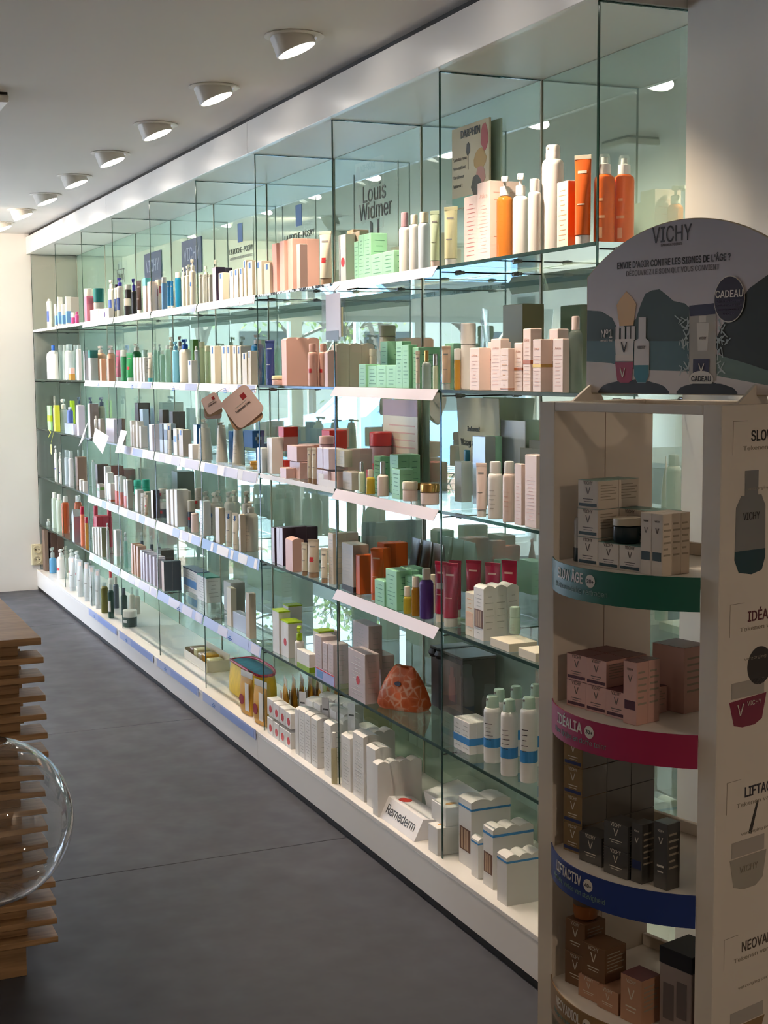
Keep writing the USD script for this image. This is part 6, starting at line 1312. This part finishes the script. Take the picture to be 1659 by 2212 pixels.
# ------------------------------------------------------------------ counter and street for the mirror; canopies and side house shape the daylight
t = thing('shop_counter', 'dark low counter out of direct view, placed to darken the mirror reflection', 'counter', (-3.2, 5.6, 0)); part(t, 'body', cbox(-.5, .9, 0, 1.9, 0, .82, .004), plain('counter_dark', '3a3a38', .5)); part(t, 'top', cbox(-.53, .93, -.03, 1.93, .8205, .85, .003), plain('counter_top', '6a6a64', .35))  # out of direct view, placed to darken the lower mirror reflection
struct('street', bx(-40, 40, YE + .3, 60, -.20, -.10), plain('asphalt', '74767a', .8, grain=.08, scale=2)); struct('pavement', cat(bx(-40, 6, YE + .121, YE + 2.2, -.12, -.03), bx(-12, -4.401, -6, YE + .12, -.12, -.03)), plain('pavement_stone', '938f88', .8, grain=.06, scale=4))
t = thing('awning', 'added flat canopy blocking high sky outside the shop window, seen mirrored', 'canopy', (-1.6, YE + .125, 2.25)); part(t, 'canopy', cbox(-4.0, 2.4, 0, 2.4, 0, .08, .005), plain('canopy_grey', '8d8d8a', .6)); part(t, 'canopy_post', cat(*[rod((x, 2.3, -2.27), (x, 2.3, 0), .03, 10) for x in (-3.8, -1.0, 2.0)]), M_FRAME)  # added to keep high sky light off the floor inside
t = thing('awning', 'added flat canopy blocking high sky at the side window, out of the picture', 'canopy', (-4.41, 7.4, 2.25)); part(t, 'canopy', cbox(-1.0, 0, -1.4, 1.4, 0, .08, .005), plain('canopy_grey', '8d8d8a', .6))  # added out of view, cuts the sky light through the side window
def car(label, x, y, col):
    t = thing('car', label, 'car', (x, y, -.10))
    side = Polygon([(-2.0, .3), (2.0, .3), (2.05, .6), (1.9, .8), (1.1, .9), (.55, 1.35), (-1.1, 1.38), (-1.75, .95), (-2.05, .85)])
    part(t, 'body', xf(prism(side.buffer(-.06).buffer(.06), 1.66), (0, .83, 0), (1, 0, 0), (0, 0, 1), (0, -1, 0)), plain('car_' + col, {'yellow': 'e8cf30', 'blue': '8fb2dc'}[col], .25), 30)
    part(t, 'window_band', xf(prism(Polygon([(-1.5, .95), (.95, .95), (.5, 1.28), (-1.05, 1.3)]), 1.68), (0, .84, 0), (1, 0, 0), (0, 0, 1), (0, -1, 0)), plain('car_glass', '20262c', .1))
    for sx_ in (-1.25, 1.25):
        for sy_ in (-.72, .72): part(t, 'wheel', xf(lathe([(0, -.1), (.29, -.1), (.32, -.07), (.32, .07), (.29, .1), (0, .1)], 20), (sx_, sy_, .32), (1, 0, 0), (0, 0, 1), (0, -1, 0)), plain('tyre', '1c1c1c', .7), 40)
car('small yellow car parked outside the shop window, seen mirrored', -9.0, 20.0, 'yellow'); car('pale blue car parked outside the shop window, seen mirrored', -5.4, 16.0, 'blue')
M_BARK = plain('bark', '5d5248', .9); M_LEAF = mat('tree_leaf', {'d': ('diffuse_bsdf', {'color': lin('6f7d4e')}), 't': ('translucent_bsdf', {'color': lin('8f9c5a')}), 'm': ('mix_closure', {'fac': .35})}, [('d.BSDF', 'm.closure1'), ('t.BSDF', 'm.closure2')], surface='m.closure')
def tree(label, x, y, h, seed, leaves):
    rr = random.Random(seed); t = thing('tree', label, 'tree', (x, y, -.10)); segs_ = []
    def grow(p, d, L, r, lv):
        q = p + d * L; segs_.append((p, q, r))
        if lv == 0: return
        for _ in range(3 if lv > 1 else 4):
            nd = d + np.array([rr.gauss(0, .55), rr.gauss(0, .55), rr.gauss(.1, .3)]); grow(q, nd / np.linalg.norm(nd), L * rr.uniform(.6, .8), r * .6, lv - 1)
    grow(np.zeros(3), np.array([0, 0, 1.0]), h * .3, h * .018, 5)
    part(t, 'trunk', cat(*[rod(a, b, r, 6) for a, b, r in segs_[:1]]), M_BARK); part(t, 'branches', cat(*[rod(a, b, max(.008, r), 4) for a, b, r in segs_[1:]]), M_BARK, kind='stuff')
    if leaves:
        V, F = [], []
        for a, b, r in segs_[-leaves:]:
            for _ in range(3):
                c = b + np.array([rr.gauss(0, .15) for _ in range(3)]); u = np.array([rr.gauss(0, 1) for _ in range(3)]); u /= np.linalg.norm(u); w = np.cross(u, [0, 0, 1.0]); w /= np.linalg.norm(w) + 1e-9
                n0 = len(V); V += [c - u * .07, c + w * .035, c + u * .07, c - w * .035]; F += [(n0, n0 + 1, n0 + 2), (n0, n0 + 2, n0 + 3)]
        part(t, 'foliage', (np.array(V), np.array(F)), M_LEAF, kind='stuff')
tree('bare street tree outside the shop window, seen mirrored', -.4, 18.0, 6.5, 4, 0); tree('leafy street tree outside the shop window, seen mirrored', -3.6, 19.5, 6.0, 9, 700);
for i, (x, y) in enumerate(((-6.2, 22), (-8.4, 24), (-2.0, 23), (-11.5, 26))): tree(f'leafy hedge tree across the street, {ORD[i]} of the hedge, seen mirrored', x, y, 4.2 + .3 * i, 20 + i, 500)
tree('second bare street tree farther along the street, seen mirrored', 2.6, 21.0, 7.0, 12, 0)
t = thing('street_building', 'unseen white rendered house placed to bounce sunlight through the side window', 'building', (-17, 0, -.1)); part(t, 'wall', cbox(0, 5, 0, 16, 0, 5.5, .02), plain('render_white', 'dcdad4', .9)); part(t, 'roof', bx(-.3, 5.3, -.3, 16.3, 5.5, 5.8), plain('roof_tile', '7a5446', .8))  # out of view, placed to bounce sunlight in through the side window
for i in range(5): part(t, 'window', cbox(5.0, 5.04, 1.2 + i * 3.0, 2.6 + i * 3.0, 1.0, 2.4, .01), plain('car_glass', '20262c', .1))
t = thing('street_building', 'pale rendered building across the street, seen mirrored', 'building', (-4, 34, -.1)); part(t, 'wall', cbox(-14, 14, 0, 6, 0, 3.6, .02), plain('render_pale', 'a8a294', .9)); part(t, 'roof', prism_roof := (lambda q: q)(xf(prism(Polygon([(-.4, 3.6), (6.4, 3.6), (3, 5.2)]), 28.6), (-14.3, 0, 0), (0, 1, 0), (0, 0, 1), (1, 0, 0))), plain('roof_tile', '7a5446', .8))
for i in range(8): part(t, 'window', cbox(-13 + i * 3.4, -11.6 + i * 3.4, -.04, .0, 1.0, 2.4, .01), plain('car_glass', '20262c', .1))
